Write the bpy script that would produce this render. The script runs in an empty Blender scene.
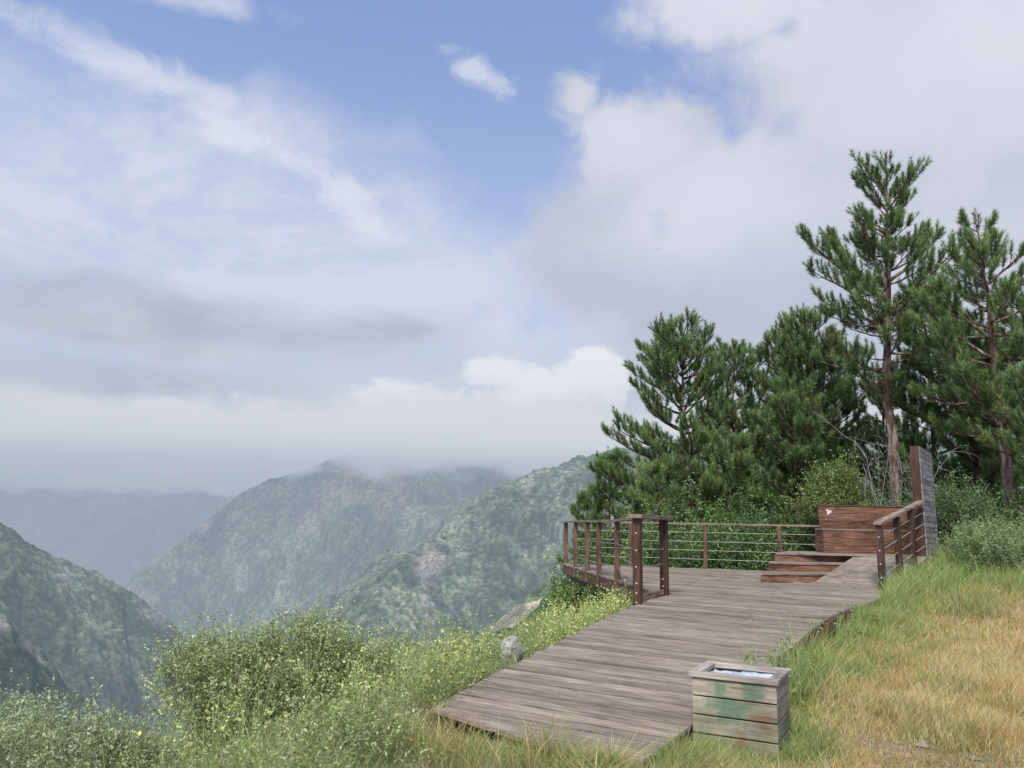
import bpy, math, numpy as np
from mathutils import Matrix, Vector
sc = bpy.context.scene
COL = sc.collection
rng = np.random.default_rng(11)
R = math.radians

# ------------------------------------------------------------------ helpers
def link(o, parent=None):
    COL.objects.link(o)
    if parent is not None:
        o.parent = parent
    return o
def tag(o, label=None, cat=None, group=None, kind=None):
    if label: o['label'] = label
    if cat: o['category'] = cat
    if group: o['group'] = group
    if kind: o['kind'] = kind
    return o
def thing(name, label, cat, loc=(0, 0, 0), group=None):
    o = bpy.data.objects.new(name, None)
    o.location = loc
    o.empty_display_size = .2
    link(o)
    return tag(o, label, cat, group)

def fast(name, V, F, mat, parent=None, col=None, smooth=False, grain=None):
    """one mesh object from numpy arrays (F: list of (n,k) index arrays)"""
    V = np.asarray(V, np.float32)
    up = parent
    while up is not None:                                      # points are given in world space
        V = V - np.array(up.location, np.float32); up = up.parent
    if not isinstance(F, list): F = [F]
    F = [np.asarray(f, np.int32) for f in F if len(f)]
    me = bpy.data.meshes.new(name)
    me.vertices.add(len(V)); me.vertices.foreach_set('co', V.ravel())
    loops = np.concatenate([f.ravel() for f in F])
    tot = np.concatenate([np.full(len(f), f.shape[1], np.int32) for f in F])
    me.loops.add(len(loops)); me.loops.foreach_set('vertex_index', loops)
    me.polygons.add(len(tot))
    st = np.concatenate([[0], np.cumsum(tot)[:-1]]).astype(np.int32)
    me.polygons.foreach_set('loop_start', st)
    me.polygons.foreach_set('loop_total', tot)
    me.polygons.foreach_set('use_smooth', np.full(len(tot), bool(smooth)))
    me.update(calc_edges=True)
    if col is not None:
        a = me.color_attributes.new('Col', 'FLOAT_COLOR', 'POINT')
        c = np.ones((len(V), 4), np.float32); c[:, :3] = col
        a.data.foreach_set('color', c.ravel())
    if grain is not None:
        a = me.attributes.new('grain', 'FLOAT_VECTOR', 'POINT')
        a.data.foreach_set('vector', np.asarray(grain, np.float32).ravel())
    me.materials.append(mat)
    me.validate()
    return link(bpy.data.objects.new(name, me), parent)

def nrm(v): 
    v = np.asarray(v, float); return v / (np.linalg.norm(v, axis=-1, keepdims=True) + 1e-9)

class MB:
    """boxes with their own wood-grain coordinates and tint, joined to one mesh"""
    def __init__(s): s.V = []; s.F = []; s.G = []; s.C = []; s.n = 0
    def hexa(s, P, G=None, tint=None):
        P = np.asarray(P, float)
        if G is None: G = P
        off = rng.uniform(-20, 20, 3)
        t = rng.uniform(.78, 1.18) if tint is None else tint
        s.V.append(P); s.G.append(np.asarray(G) + off); s.C.append(np.full((8, 3), t))
        s.F.append(np.array([(3,2,1,0),(4,5,6,7),(0,1,5,4),(1,2,6,5),(2,3,7,6),(3,0,4,7)]) + s.n)
        s.n += 8
    def box(s, c, ax, half, tint=None):
        """ax: three unit axes, the first along the grain"""
        ax = [nrm(a) for a in ax]; h = half
        sg = [(-1,-1,-1),(1,-1,-1),(1,1,-1),(-1,1,-1),(-1,-1,1),(1,-1,1),(1,1,1),(-1,1,1)]
        L = np.array([(a*h[0], b*h[1], d*h[2]) for a, b, d in sg])
        P = np.asarray(c, float) + L[:, :1]*ax[0] + L[:, 1:2]*ax[1] + L[:, 2:]*ax[2]
        s.hexa(P, L, tint)
    def beam(s, p, q, w, h, up=(0, 0, 1), tint=None):
        p = np.asarray(p, float); q = np.asarray(q, float); d = q - p; L = np.linalg.norm(d); d = d / L
        side = nrm(np.cross(up, d)) if abs(d @ np.asarray(up, float)) < .98 else nrm(np.cross((1, 0, 0), d))
        u = np.cross(d, side)
        s.box((p+q)/2, (d, side, u), (L/2, w/2, h/2), tint)
    def post(s, x, y, z0, z1, w, d, ang=0., tint=None):
        c, n = math.cos(ang), math.sin(ang)
        s.box((x, y, (z0+z1)/2), ((0,0,1), (c,n,0), (-n,c,0)), ((z1-z0)/2, w/2, d/2), tint)
    def build(s, name, mat, parent=None, bevel=.004):
        o = fast(name, np.concatenate(s.V), np.concatenate(s.F), mat, parent,
                 np.concatenate(s.C), grain=np.concatenate(s.G))
        if bevel:
            m = o.modifiers.new('b', 'BEVEL'); m.width = bevel; m.segments = 1; m.limit_method = 'ANGLE'
        return o

def tube(pts, rad, n=6, cap=False):
    pts = np.asarray(pts, float); rad = np.asarray(rad, float); k = len(pts)
    d = np.gradient(pts, axis=0); d = nrm(d)
    ref = np.where(np.abs(d[:, 2:]) > .9, np.array([[1., 0, 0]]), np.array([[0, 0, 1.]]))
    a = nrm(np.cross(d, ref)); b = np.cross(d, a)
    th = np.arange(n) * 2*np.pi/n
    V = pts[:, None] + rad[:, None, None]*(np.cos(th)[None, :, None]*a[:, None] + np.sin(th)[None, :, None]*b[:, None])
    i = np.arange(k-1)[:, None]*n; j = np.arange(n)[None]; j2 = (j+1) % n
    F = np.stack([i+j, i+j2, i+n+j2, i+n+j], -1).reshape(-1, 4)
    return V.reshape(-1, 3), F
class Tubes:
    def __init__(s): s.V = []; s.F = []; s.n = 0
    def add(s, pts, rad, n=6):
        V, F = tube(pts, rad, n); s.V.append(V); s.F.append(F + s.n); s.n += len(V)
    def build(s, name, mat, parent=None, smooth=True):
        return fast(name, np.concatenate(s.V), np.concatenate(s.F), mat, parent, smooth=smooth)

def hash2(i, j, seed):
    h = (i.astype(np.int64)*374761393 + j.astype(np.int64)*668265263 + seed*1442695041) & 0x7fffffff
    h = ((h ^ (h >> 13))*1274126177) & 0x7fffffff
    return ((h ^ (h >> 16)) & 0xffff) / 65535.0
def vnoise(x, y, seed=0):
    i = np.floor(x); j = np.floor(y); fx = x-i; fy = y-j
    fx = fx*fx*(3-2*fx); fy = fy*fy*(3-2*fy)
    a = hash2(i, j, seed); b = hash2(i+1, j, seed); c = hash2(i, j+1, seed); d = hash2(i+1, j+1, seed)
    return (a*(1-fx)+b*fx)*(1-fy) + (c*(1-fx)+d*fx)*fy
def fbm(x, y, o=4, seed=0):
    s = 0; a = .5; t = 0
    for k in range(o):
        s = s + a*vnoise(x, y, seed+k*17); t += a; a *= .5; x = x*2.03+11.3; y = y*2.03+5.7
    return s/t
def ridged(x, y, o=4, seed=0):
    s = 0; a = .5; t = 0
    for k in range(o):
        s = s + a*(1-np.abs(2*vnoise(x, y, seed+k*13)-1)); t += a; a *= .5; x = x*2.1+3.3; y = y*2.1+8.7
    return s/t
def worley(x, y, cell, seed):
    x = x/cell; y = y/cell; i = np.floor(x); j = np.floor(y); best = np.full(x.shape, 9.); idv = np.zeros(x.shape)
    for di in (-1, 0, 1):
        for dj in (-1, 0, 1):
            a = i+di; b = j+dj
            px = a + .1+.8*hash2(a, b, seed); py = b + .1+.8*hash2(a, b, seed+5); h = hash2(a, b, seed+9)
            d = np.hypot(x-px, y-py)/(.65+.6*h); m = d < best
            best = np.where(m, d, best); idv = np.where(m, h, idv)
    return best, idv
def sstep(a, b, x):
    t = np.clip((x-a)/(b-a), 0, 1); return t*t*(3-2*t)
def polydist(x, y, P, z=None):
    """distance to an open polyline, side (+ left) and interpolated third value"""
    best = np.full(x.shape, 1e12); sgn = np.ones(x.shape); val = np.zeros(x.shape)
    for k in range(len(P)-1):
        ax, ay = P[k][:2]; bx, by = P[k+1][:2]; dx, dy = bx-ax, by-ay; L2 = dx*dx+dy*dy
        t = ((x-ax)*dx+(y-ay)*dy)/L2; tc = np.clip(t, 0, 1)
        d = np.hypot(x-ax-tc*dx, y-ay-tc*dy); m = d < best
        best = np.where(m, d, best); sgn = np.where(m, np.sign(dx*(y-ay)-dy*(x-ax)), sgn)
        if z is not None: val = np.where(m, z[k]*(1-tc)+z[k+1]*tc, val)
    return best, sgn, val

# ------------------------------------------------------------------ materials
def newmat(name):
    m = bpy.data.materials.new(name); m.use_nodes = True; nt = m.node_tree; nt.nodes.clear()
    out = nt.nodes.new('ShaderNodeOutputMaterial'); return m, nt, out
def N(nt, t, **kw):
    n = nt.nodes.new(t)
    for k, v in kw.items():
        if k == 'inp':
            for a, b in v.items(): n.inputs[a].default_value = b
        else: setattr(n, k, v)
    return n
def ramp(nt, src, stops):
    r = nt.nodes.new('ShaderNodeValToRGB'); e = r.color_ramp.elements
    while len(e) < len(stops): e.new(.5)
    for k, (p, c) in enumerate(stops):
        e[k].position = p; e[k].color = (*c, 1) if len(c) == 3 else c
    nt.links.new(src, r.inputs[0]); return r
def mix(nt, fac, a, b, mode='MIX'):
    m = nt.nodes.new('ShaderNodeMix'); m.data_type = 'RGBA'; m.blend_type = mode
    for s, v in ((m.inputs[0], fac), (m.inputs[6], a), (m.inputs[7], b)):
        if hasattr(v, 'links'): nt.links.new(v, s)
        elif isinstance(v, (tuple, list)): s.default_value = (*v, 1)
        else: s.default_value = v
    return m.outputs[2]
def math_(nt, op, a, b=None, c=None, clamp=False):
    m = nt.nodes.new('ShaderNodeMath'); m.operation = op; m.use_clamp = clamp
    for k, v in enumerate((a, b, c)):
        if v is None: continue
        if hasattr(v, 'links'): nt.links.new(v, m.inputs[k])
        else: m.inputs[k].default_value = v
    return m.outputs[0]

def wood(name, dark, mid, light, rough=.75, moss=None, green=False, stain=.5):
    m, nt, out = newmat(name)
    b = N(nt, 'ShaderNodeBsdfPrincipled', inp={'Roughness': rough, 'Specular IOR Level': .25})
    g = N(nt, 'ShaderNodeAttribute', attribute_name='grain')
    mp = N(nt, 'ShaderNodeMapping', inp={'Scale': (2.8, 46, 46)}); nt.links.new(g.outputs['Vector'], mp.inputs[0])
    n1 = N(nt, 'ShaderNodeTexNoise', inp={'Scale': 1., 'Detail': 6., 'Roughness': .65}); nt.links.new(mp.outputs[0], n1.inputs[0])
    mp2 = N(nt, 'ShaderNodeMapping', inp={'Scale': (2.2, 6, 6)}); nt.links.new(g.outputs['Vector'], mp2.inputs[0])
    n2 = N(nt, 'ShaderNodeTexNoise', inp={'Scale': 1., 'Detail': 4., 'Roughness': .6}); nt.links.new(mp2.outputs[0], n2.inputs[0])
    c = ramp(nt, n1.outputs[0], [(.3, dark), (.5, mid), (.72, light)]).outputs[0]
    blot = ramp(nt, n2.outputs[0], [(.32, (1-stain,)*3), (.5, (1, 1, 1)), (.7, (1.15, 1.13, 1.1))]).outputs[0]
    c = mix(nt, 1., c, blot, 'MULTIPLY')
    at = N(nt, 'ShaderNodeAttribute', attribute_name='Col')
    c = mix(nt, 1., c, at.outputs['Color'], 'MULTIPLY')
    geo = N(nt, 'ShaderNodeNewGeometry')
    if moss:
        n3 = N(nt, 'ShaderNodeTexNoise', inp={'Scale': 5., 'Detail': 5.}); nt.links.new(geo.outputs['Position'], n3.inputs[0])
        sep = N(nt, 'ShaderNodeSeparateXYZ'); nt.links.new(geo.outputs['Position'], sep.inputs[0])
        h = math_(nt, 'MULTIPLY_ADD', sep.outputs[2], -2.6, -1.05)       # more towards the ground
        f = math_(nt, 'MULTIPLY', math_(nt, 'ADD', h, math_(nt, 'MULTIPLY', n3.outputs[0], 1.1)), .6, clamp=True)
        c = mix(nt, f, c, moss)
    if green:
        tc = N(nt, 'ShaderNodeTexCoord'); sp = N(nt, 'ShaderNodeSeparateXYZ'); nt.links.new(tc.outputs['Object'], sp.inputs[0])
        n4 = N(nt, 'ShaderNodeTexNoise', inp={'Scale': 11., 'Detail': 5., 'Roughness': .65}); nt.links.new(tc.outputs['Object'], n4.inputs[0])
        n5 = N(nt, 'ShaderNodeTexNoise', inp={'Scale': 6.5, 'Detail': 3.}); nt.links.new(tc.outputs['Object'], n5.inputs[0])
        def blob(cx, cz, r):
            dx = math_(nt, 'SUBTRACT', sp.outputs[0], cx); dz = math_(nt, 'SUBTRACT', sp.outputs[2], cz)
            d = math_(nt, 'SQRT', math_(nt, 'ADD', math_(nt, 'MULTIPLY', dx, dx), math_(nt, 'MULTIPLY', dz, dz)))
            return math_(nt, 'SUBTRACT', 1., math_(nt, 'DIVIDE', d, r))
        b1 = blob(.27, .33, .17); b2 = blob(.43, .45, .11); b3 = blob(.20, .44, .1)
        k = math_(nt, 'MAXIMUM', b1, math_(nt, 'MAXIMUM', b2, b3))
        f = math_(nt, 'MULTIPLY', math_(nt, 'ADD', k, math_(nt, 'ADD', math_(nt, 'MULTIPLY_ADD', n4.outputs[0], 2.6, -1.5), math_(nt, 'MULTIPLY_ADD', n1.outputs[0], 3.4, -1.6))), 1.5, clamp=True)
        c = mix(nt, math_(nt, 'MULTIPLY', f, .68), c, (.045, .17, .085))
        o1 = blob(.5, .27, .18); o2 = blob(.36, .13, .12)
        f = math_(nt, 'MULTIPLY', math_(nt, 'ADD', math_(nt, 'MAXIMUM', o1, o2), math_(nt, 'MULTIPLY_ADD', n5.outputs[0], 2.4, -1.5)), 1.3, clamp=True)
        c = mix(nt, math_(nt, 'MULTIPLY', f, .6), c, (.2, .095, .04))
    nt.links.new(c, b.inputs['Base Color'])
    bp = N(nt, 'ShaderNodeBump', inp={'Strength': .5, 'Distance': .006}); nt.links.new(n1.outputs[0], bp.inputs['Height'])
    nt.links.new(bp.outputs[0], b.inputs['Normal'])
    nt.links.new(b.outputs[0], out.inputs[0]); return m

def leafmat(name, trans=.3, rough=.5, gloss=.03):
    m, nt, out = newmat(name)
    at = N(nt, 'ShaderNodeAttribute', attribute_name='Col')
    d = N(nt, 'ShaderNodeBsdfDiffuse'); t = N(nt, 'ShaderNodeBsdfTranslucent')
    nt.links.new(at.outputs['Color'], d.inputs[0])
    nt.links.new(mix(nt, 1., at.outputs['Color'], (1.15, 1.2, .75), 'MULTIPLY'), t.inputs[0])
    mx = N(nt, 'ShaderNodeMixShader', inp={0: trans}); nt.links.new(d.outputs[0], mx.inputs[1]); nt.links.new(t.outputs[0], mx.inputs[2])
    g = N(nt, 'ShaderNodeBsdfGlossy', inp={'Roughness': rough}); m2 = N(nt, 'ShaderNodeMixShader', inp={0: gloss})
    nt.links.new(mx.outputs[0], m2.inputs[1]); nt.links.new(g.outputs[0], m2.inputs[2])
    nt.links.new(m2.outputs[0], out.inputs[0]); return m

def bark(name, c0, c1, c2, scale=9.):
    m, nt, out = newmat(name)
    b = N(nt, 'ShaderNodeBsdfPrincipled', inp={'Roughness': .9, 'Specular IOR Level': .1})
    tc = N(nt, 'ShaderNodeTexCoord'); mp = N(nt, 'ShaderNodeMapping', inp={'Scale': (1, 1, .28)}); nt.links.new(tc.outputs['Object'], mp.inputs[0])
    n = N(nt, 'ShaderNodeTexNoise', inp={'Scale': scale, 'Detail': 7., 'Roughness': .7}); nt.links.new(mp.outputs[0], n.inputs[0])
    nt.links.new(ramp(nt, n.outputs[0], [(.34, c0), (.5, c1), (.66, c2)]).outputs[0], b.inputs['Base Color'])
    bp = N(nt, 'ShaderNodeBump', inp={'Strength': 1., 'Distance': .03}); nt.links.new(n.outputs[0], bp.inputs['Height'])
    nt.links.new(bp.outputs[0], b.inputs['Normal']); nt.links.new(b.outputs[0], out.inputs[0]); return m

def simple(name, stops, scale=8., rough=.8, bump=.3, dist=.01, metal=0., coord='Object', detail=6.):
    m, nt, out = newmat(name)
    b = N(nt, 'ShaderNodeBsdfPrincipled', inp={'Roughness': rough, 'Metallic': metal, 'Specular IOR Level': .3})
    tc = N(nt, 'ShaderNodeTexCoord')
    n = N(nt, 'ShaderNodeTexNoise', inp={'Scale': scale, 'Detail': detail, 'Roughness': .65}); nt.links.new(tc.outputs[coord], n.inputs[0])
    nt.links.new(ramp(nt, n.outputs[0], stops).outputs[0], b.inputs['Base Color'])
    bp = N(nt, 'ShaderNodeBump', inp={'Strength': bump, 'Distance': dist}); nt.links.new(n.outputs[0], bp.inputs['Height'])
    nt.links.new(bp.outputs[0], b.inputs['Normal']); nt.links.new(b.outputs[0], out.inputs[0]); return m

M_deck = wood('weathered deck timber', (.135, .102, .075), (.282, .228, .178), (.43, .37, .308), .7, stain=.28)
M_red = wood('red brown timber', (.04, .021, .015), (.10, .05, .034), (.18, .10, .068), .6)
M_rail = wood('rail timber', (.065, .038, .026), (.15, .085, .058), (.26, .165, .12), .65)
M_cap = wood('weathered rail cap timber', (.15, .105, .075), (.29, .215, .16), (.43, .345, .27), .75)
M_bench = wood('bench timber', (.075, .038, .024), (.18, .092, .06), (.31, .19, .13), .75, stain=.6)
M_screen = wood('grey screen timber', (.13, .118, .108), (.27, .25, .232), (.44, .415, .39), .85)
M_binw = wood('bin timber', (.20, .16, .12), (.38, .325, .26), (.54, .48, .40), .8, moss=(.09, .13, .045))
M_binf = wood('painted bin timber', (.20, .16, .12), (.42, .36, .285), (.60, .53, .44), .8, moss=(.09, .13, .045), green=True)
M_binrim = wood('bin rim timber', (.22, .18, .145), (.40, .345, .29), (.55, .49, .43), .8)
M_cable = simple('steel cable', [(.3, (.38, .36, .30)), (.7, (.55, .53, .46))], 20, .45, 0, metal=.35)
M_bolt = simple('pale bolt cap', [(.3, (.65, .6, .52)), (.7, (.8, .76, .7))], 20, .5, 0)
M_leaf = leafmat('leaf'); M_needle = leafmat('pine needle', .36, .45, .03); M_grass = leafmat('grass blade', .35, .5, .02)
M_petal = leafmat('petal', .35, .6, .0)
M_bark = bark('pine bark', (.035, .022, .017), (.095, .055, .04), (.19, .125, .1))
M_barkpale = bark('pale flaking bark', (.05, .022, .016), (.17, .11, .085), (.42, .37, .33), 7.)
M_dead = bark('dead wood', (.16, .14, .125), (.3, .275, .25), (.46, .43, .40), 20.)
M_stem = simple('shrub stem', [(.3, (.05, .04, .028)), (.7, (.13, .1, .075))], 20, .9)
M_stone = simple('pale limestone', [(.3, (.25, .235, .215)), (.5, (.42, .4, .38)), (.7, (.6, .58, .56))], 9, .9, .8, .03)
M_slab = simple('dusty stone', [(.3, (.17, .135, .11)), (.5, (.27, .225, .19)), (.7, (.36, .31, .27))], 7, .9, .7, .03)
M_bag = simple('pale plastic bag', [(.34, (.25, .29, .36)), (.5, (.43, .48, .56)), (.66, (.60, .64, .70))], 14, .35, .5, .01)
M_paint = simple('white paint', [(.3, (.62, .6, .56)), (.7, (.75, .74, .7))], 30, .7, .1)
M_bird = simple('dark feathers', [(.3, (.02, .02, .02)), (.7, (.05, .045, .04))], 10, .7, 0)

# ------------------------------------------------------------------ frame of the boardwalk
K = np.array([1.66, 10.20]); A_ = np.array([.56, .83]); A_ /= np.linalg.norm(A_); B_ = np.array([A_[1], -A_[0]])
RS = .14
def zr_(s): return -RS*.42*np.log1p(np.exp(np.clip(-s/.42, -30, 30)))
RS_ = .14                                                       # slope of the ramp
def W(s, l, z=0.): return np.array([*(K + A_*s + B_*l), z])
def sl(p): d = np.asarray(p)[:2]-K; return d @ A_, d @ B_

EDGE = [(-1.7, -6), (-1.6, 1), (-1.0, 6.4), (1.5, 10.3), (4.5, 13.6), (8.6, 17.6), (16, 22), (40, 34), (400, 200)]
def ground(x, y):
    d, s, _ = polydist(x, y, EDGE); dl = d*s                   # + on the valley side
    z = -.665 + .075*np.clip(y-5.5, 0, 13) + .02*np.clip(x-6, 0, 20)
    sp = .7*np.log1p(np.exp(np.clip(dl/.7, -30, 30)))
    sp = np.where(dl > 15, dl, sp)
    z = z - .5*sp
    z = z + .09*(fbm(x*.9, y*.9, 3, 3)-.5) + .6*(fbm(x*.15, y*.15, 2, 8)-.5)*sstep(1, 6, dl)
    return z
def gz(x, y): return float(ground(np.array([float(x)]), np.array([float(y)]))[0])

# ------------------------------------------------------------------ the ground nearby
gx = np.arange(-26, 34.01, .25); gy = np.arange(-4, 46.01, .25)
X, Y = np.meshgrid(gx, gy); Z = ground(X.ravel(), Y.ravel())
nx, ny = len(gx), len(gy)
q = (np.arange(ny-1)[:, None]*nx + np.arange(nx-1)[None]).ravel()
Fg = np.stack([q, q+1, q+1+nx, q+nx], 1)
m, nt, out = newmat('earth and thatch')
b = N(nt, 'ShaderNodeBsdfPrincipled', inp={'Roughness': .95, 'Specular IOR Level': .1})
tc = N(nt, 'ShaderNodeTexCoord')
n1 = N(nt, 'ShaderNodeTexNoise', inp={'Scale': 1.3, 'Detail': 6., 'Roughness': .65}); nt.links.new(tc.outputs['Object'], n1.inputs[0])
n2 = N(nt, 'ShaderNodeTexNoise', inp={'Scale': 28., 'Detail': 5., 'Roughness': .7}); nt.links.new(tc.outputs['Object'], n2.inputs[0])
c1 = ramp(nt, n1.outputs[0], [(.36, (.13, .135, .055)), (.5, (.27, .21, .11)), (.62, (.34, .265, .17))]).outputs[0]
c2 = ramp(nt, n2.outputs[0], [(.35, (.45, .42, .4)), (.55, (1, 1, 1)), (.72, (1.6, 1.5, 1.4))]).outputs[0]
nt.links.new(mix(nt, 1., c1, c2, 'MULTIPLY'), b.inputs['Base Color'])
bp = N(nt, 'ShaderNodeBump', inp={'Strength': .8, 'Distance': .04}); nt.links.new(n2.outputs[0], bp.inputs['Height'])
nt.links.new(bp.outputs[0], b.inputs['Normal']); nt.links.new(b.outputs[0], out.inputs[0])
tag(fast('ground', np.stack([X.ravel(), Y.ravel(), Z], 1), Fg, m, smooth=True), kind='structure')

# ------------------------------------------------------------------ the gorge: one relief out to the horizon
RID = [
 ([(-1051,2150,-282),(-1045,2200,-195),(-1016,2300,-103),(-947,2400,-16),(-836,2500,98),(-708,2600,175),(-570,2650,238),(-314,2650,225),(-36,2550,205),(422,2500,200),(1274,2500,200)], .62, 75, 260),
 ([(-114,560,-113),(-110,640,-75),(-99,720,-39),(-70,800,-7),(-22,860,37),(35,900,66),(95,920,83),(155,920,94),(293,900,106),(577,900,124)], .5, 26, 120),
 ([(-593,560,65),(-472,600,30),(-416,640,-4),(-380,670,-35),(-341,700,-62),(-303,720,-90),(-266,740,-130),(-227,760,-181)], .55, 16, 100),
 ([(-337,330,-20),(-258,350,-32),(-234,370,-50),(-220,390,-71),(-203,410,-99)], .55, 8, 60),
 ([(-7494,5200,417),(-4805,5200,473),(-2781,5200,516),(-1705,5200,430),(1336,5400,320)], .5, 130, 500),
 ([(19,160,-9),(15,230,-18),(8,280,-27),(-14,340,-50),(-45,430,-90)], .75, 9, 40),
]
az = np.radians(np.concatenate([np.linspace(-75, -39, 40, endpoint=False), np.linspace(-39, 13, 680), np.linspace(13.5, 75, 90)]))
rr = np.concatenate([np.geomspace(36, 260, 300, endpoint=False), np.linspace(260, 1050, 440, endpoint=False),
                     np.linspace(1050, 2050, 420, endpoint=False), np.linspace(2050, 4200, 130, endpoint=False), np.linspace(4200, 8000, 20, endpoint=False), np.geomspace(8000, 40000, 12)])
AZ, RR = np.meshgrid(az, rr); x = (np.sin(AZ)*RR).ravel(); y = (np.cos(AZ)*RR).ravel(); r_ = RR.ravel()
z = ground(x, y) - .5 - .12*np.clip(r_-60, 0, None)
z = np.maximum(z, -430 + 60*(fbm(x/700, y/700, 3, 5)-.5))
rock = np.zeros(len(x)); own = np.ones(len(x), bool)
for k, (P, slope, amp, wl) in enumerate(RID):
    if k in (0, 4): P = [(.65*p[0], .65*p[1], .65*p[2]) for p in P]; amp *= .65; wl *= .65
    d, s, c = polydist(x + .12*wl*(fbm(x/wl*2, y/wl*2, 2, 40+k)-.5), y, P, [p[2] for p in P])
    gul = ridged(x/wl + .4*fbm(x/wl, y/wl, 2, 3), y/wl*.55, 5, 60+k*7) - .62
    h = c - slope*d*(1+.25*sstep(.45, .7, fbm(x/wl*.8, y/wl*.8, 2, 140+k))) + amp*1.6*gul*sstep(0, wl*.7, d)*1.35 + amp*.5*(fbm(x/wl*3, y/wl*3, 4, 90+k)-.5)
    m_ = h > z
    z = np.where(m_, h, z); own = own & ~m_
    rk = sstep(.49, .62, fbm(x/wl*1.3+7, y/wl*1.3, 4, 120+k)*.75 + gul*.5 + (.12 if k == 5 else 0) + (.055 if k == 0 else 0) - (.07 if k in (2, 3) else 0))
    rock = np.where(m_, rk, rock)
hx = np.exp(-((x+240)/150)**2 - ((y-560)/130)**2)
rock = np.clip(rock + 0*hx, 0, 1)*(~own)
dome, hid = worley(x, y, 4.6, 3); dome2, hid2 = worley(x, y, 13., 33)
big = fbm(x/45, y/45, 5, 77)
cell = np.where(r_ > 1400, 1.0, 1.0)
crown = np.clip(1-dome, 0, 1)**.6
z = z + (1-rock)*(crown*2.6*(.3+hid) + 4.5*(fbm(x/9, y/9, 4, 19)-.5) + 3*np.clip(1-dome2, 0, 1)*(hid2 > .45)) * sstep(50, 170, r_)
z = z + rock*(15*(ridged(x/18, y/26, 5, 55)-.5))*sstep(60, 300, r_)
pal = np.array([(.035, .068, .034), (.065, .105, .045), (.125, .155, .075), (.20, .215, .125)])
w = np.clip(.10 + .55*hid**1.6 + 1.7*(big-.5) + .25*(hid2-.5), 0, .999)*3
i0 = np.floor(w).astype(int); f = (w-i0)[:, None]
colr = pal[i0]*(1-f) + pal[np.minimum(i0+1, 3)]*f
colr = colr*(.18 + 1.25*crown)[:, None]*(.55+.9*fbm(x/4, y/4, 3, 91))[:, None]  # dark between crowns: canopy shade put into the colour
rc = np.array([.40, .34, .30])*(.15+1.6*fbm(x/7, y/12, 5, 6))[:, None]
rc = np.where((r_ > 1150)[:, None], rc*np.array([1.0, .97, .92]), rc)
colr = colr*np.where(r_ > 1050, 1.7, 1.4)[:, None]  # far woods coloured lighter, in place of sunlight the cloud blocks
lum = colr.mean(1, keepdims=True); colr = lum*np.array([.86, 1.0, .93])*.35 + colr*.65
colr = colr*(1-.85*rock[:, None]) + rc*(.85*rock[:, None])
na, nr = len(az), len(rr)
q = (np.arange(nr-1)[:, None]*na + np.arange(na-1)[None]).ravel()
m, nt, out = newmat('wooded slopes')
b = N(nt, 'ShaderNodeBsdfDiffuse', inp={'Roughness': .5}); at = N(nt, 'ShaderNodeAttribute', attribute_name='Col')
geo = N(nt, 'ShaderNodeNewGeometry')
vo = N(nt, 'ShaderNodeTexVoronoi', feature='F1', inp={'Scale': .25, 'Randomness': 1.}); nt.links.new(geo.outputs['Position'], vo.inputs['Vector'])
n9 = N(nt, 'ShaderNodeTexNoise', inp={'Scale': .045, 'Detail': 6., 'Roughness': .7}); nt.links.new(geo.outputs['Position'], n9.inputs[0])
k1 = ramp(nt, vo.outputs['Distance'], [(.05, (1.2, 1.2, 1.15)), (.45, (1., 1., 1.)), (.8, (.5, .53, .55))]).outputs[0]  # crown centres lighter, gaps darker: painted canopy shade
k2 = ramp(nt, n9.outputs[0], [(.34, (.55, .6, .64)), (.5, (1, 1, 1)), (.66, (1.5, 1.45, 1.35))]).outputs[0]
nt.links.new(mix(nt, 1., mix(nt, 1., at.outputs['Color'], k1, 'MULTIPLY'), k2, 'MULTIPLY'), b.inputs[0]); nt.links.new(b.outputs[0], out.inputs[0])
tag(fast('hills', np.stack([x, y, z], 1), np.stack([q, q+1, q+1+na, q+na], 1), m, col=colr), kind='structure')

# ------------------------------------------------------------------ haze in the gorge and the cloud on the summits
def volume_box(name, lo, hi):
    V = [(lo[0], lo[1], lo[2]), (hi[0], lo[1], lo[2]), (hi[0], hi[1], lo[2]), (lo[0], hi[1], lo[2]),
         (lo[0], lo[1], hi[2]), (hi[0], lo[1], hi[2]), (hi[0], hi[1], hi[2]), (lo[0], hi[1], hi[2])]
    F = [(3,2,1,0),(4,5,6,7),(0,1,5,4),(1,2,6,5),(2,3,7,6),(3,0,4,7)]
    m, nt, out = newmat(name); o = fast(name, V, np.array(F), m); tag(o, kind='structure'); return m, nt, out
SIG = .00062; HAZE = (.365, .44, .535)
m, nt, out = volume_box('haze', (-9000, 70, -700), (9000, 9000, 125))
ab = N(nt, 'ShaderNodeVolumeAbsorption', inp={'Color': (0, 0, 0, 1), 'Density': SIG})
em = N(nt, 'ShaderNodeEmission', inp={'Color': (*HAZE, 1), 'Strength': SIG})  # emission stands in for daylight scattered by the haze
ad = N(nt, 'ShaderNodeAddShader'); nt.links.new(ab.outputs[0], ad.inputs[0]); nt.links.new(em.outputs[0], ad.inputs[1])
nt.links.new(ad.outputs[0], out.inputs['Volume'])

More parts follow.
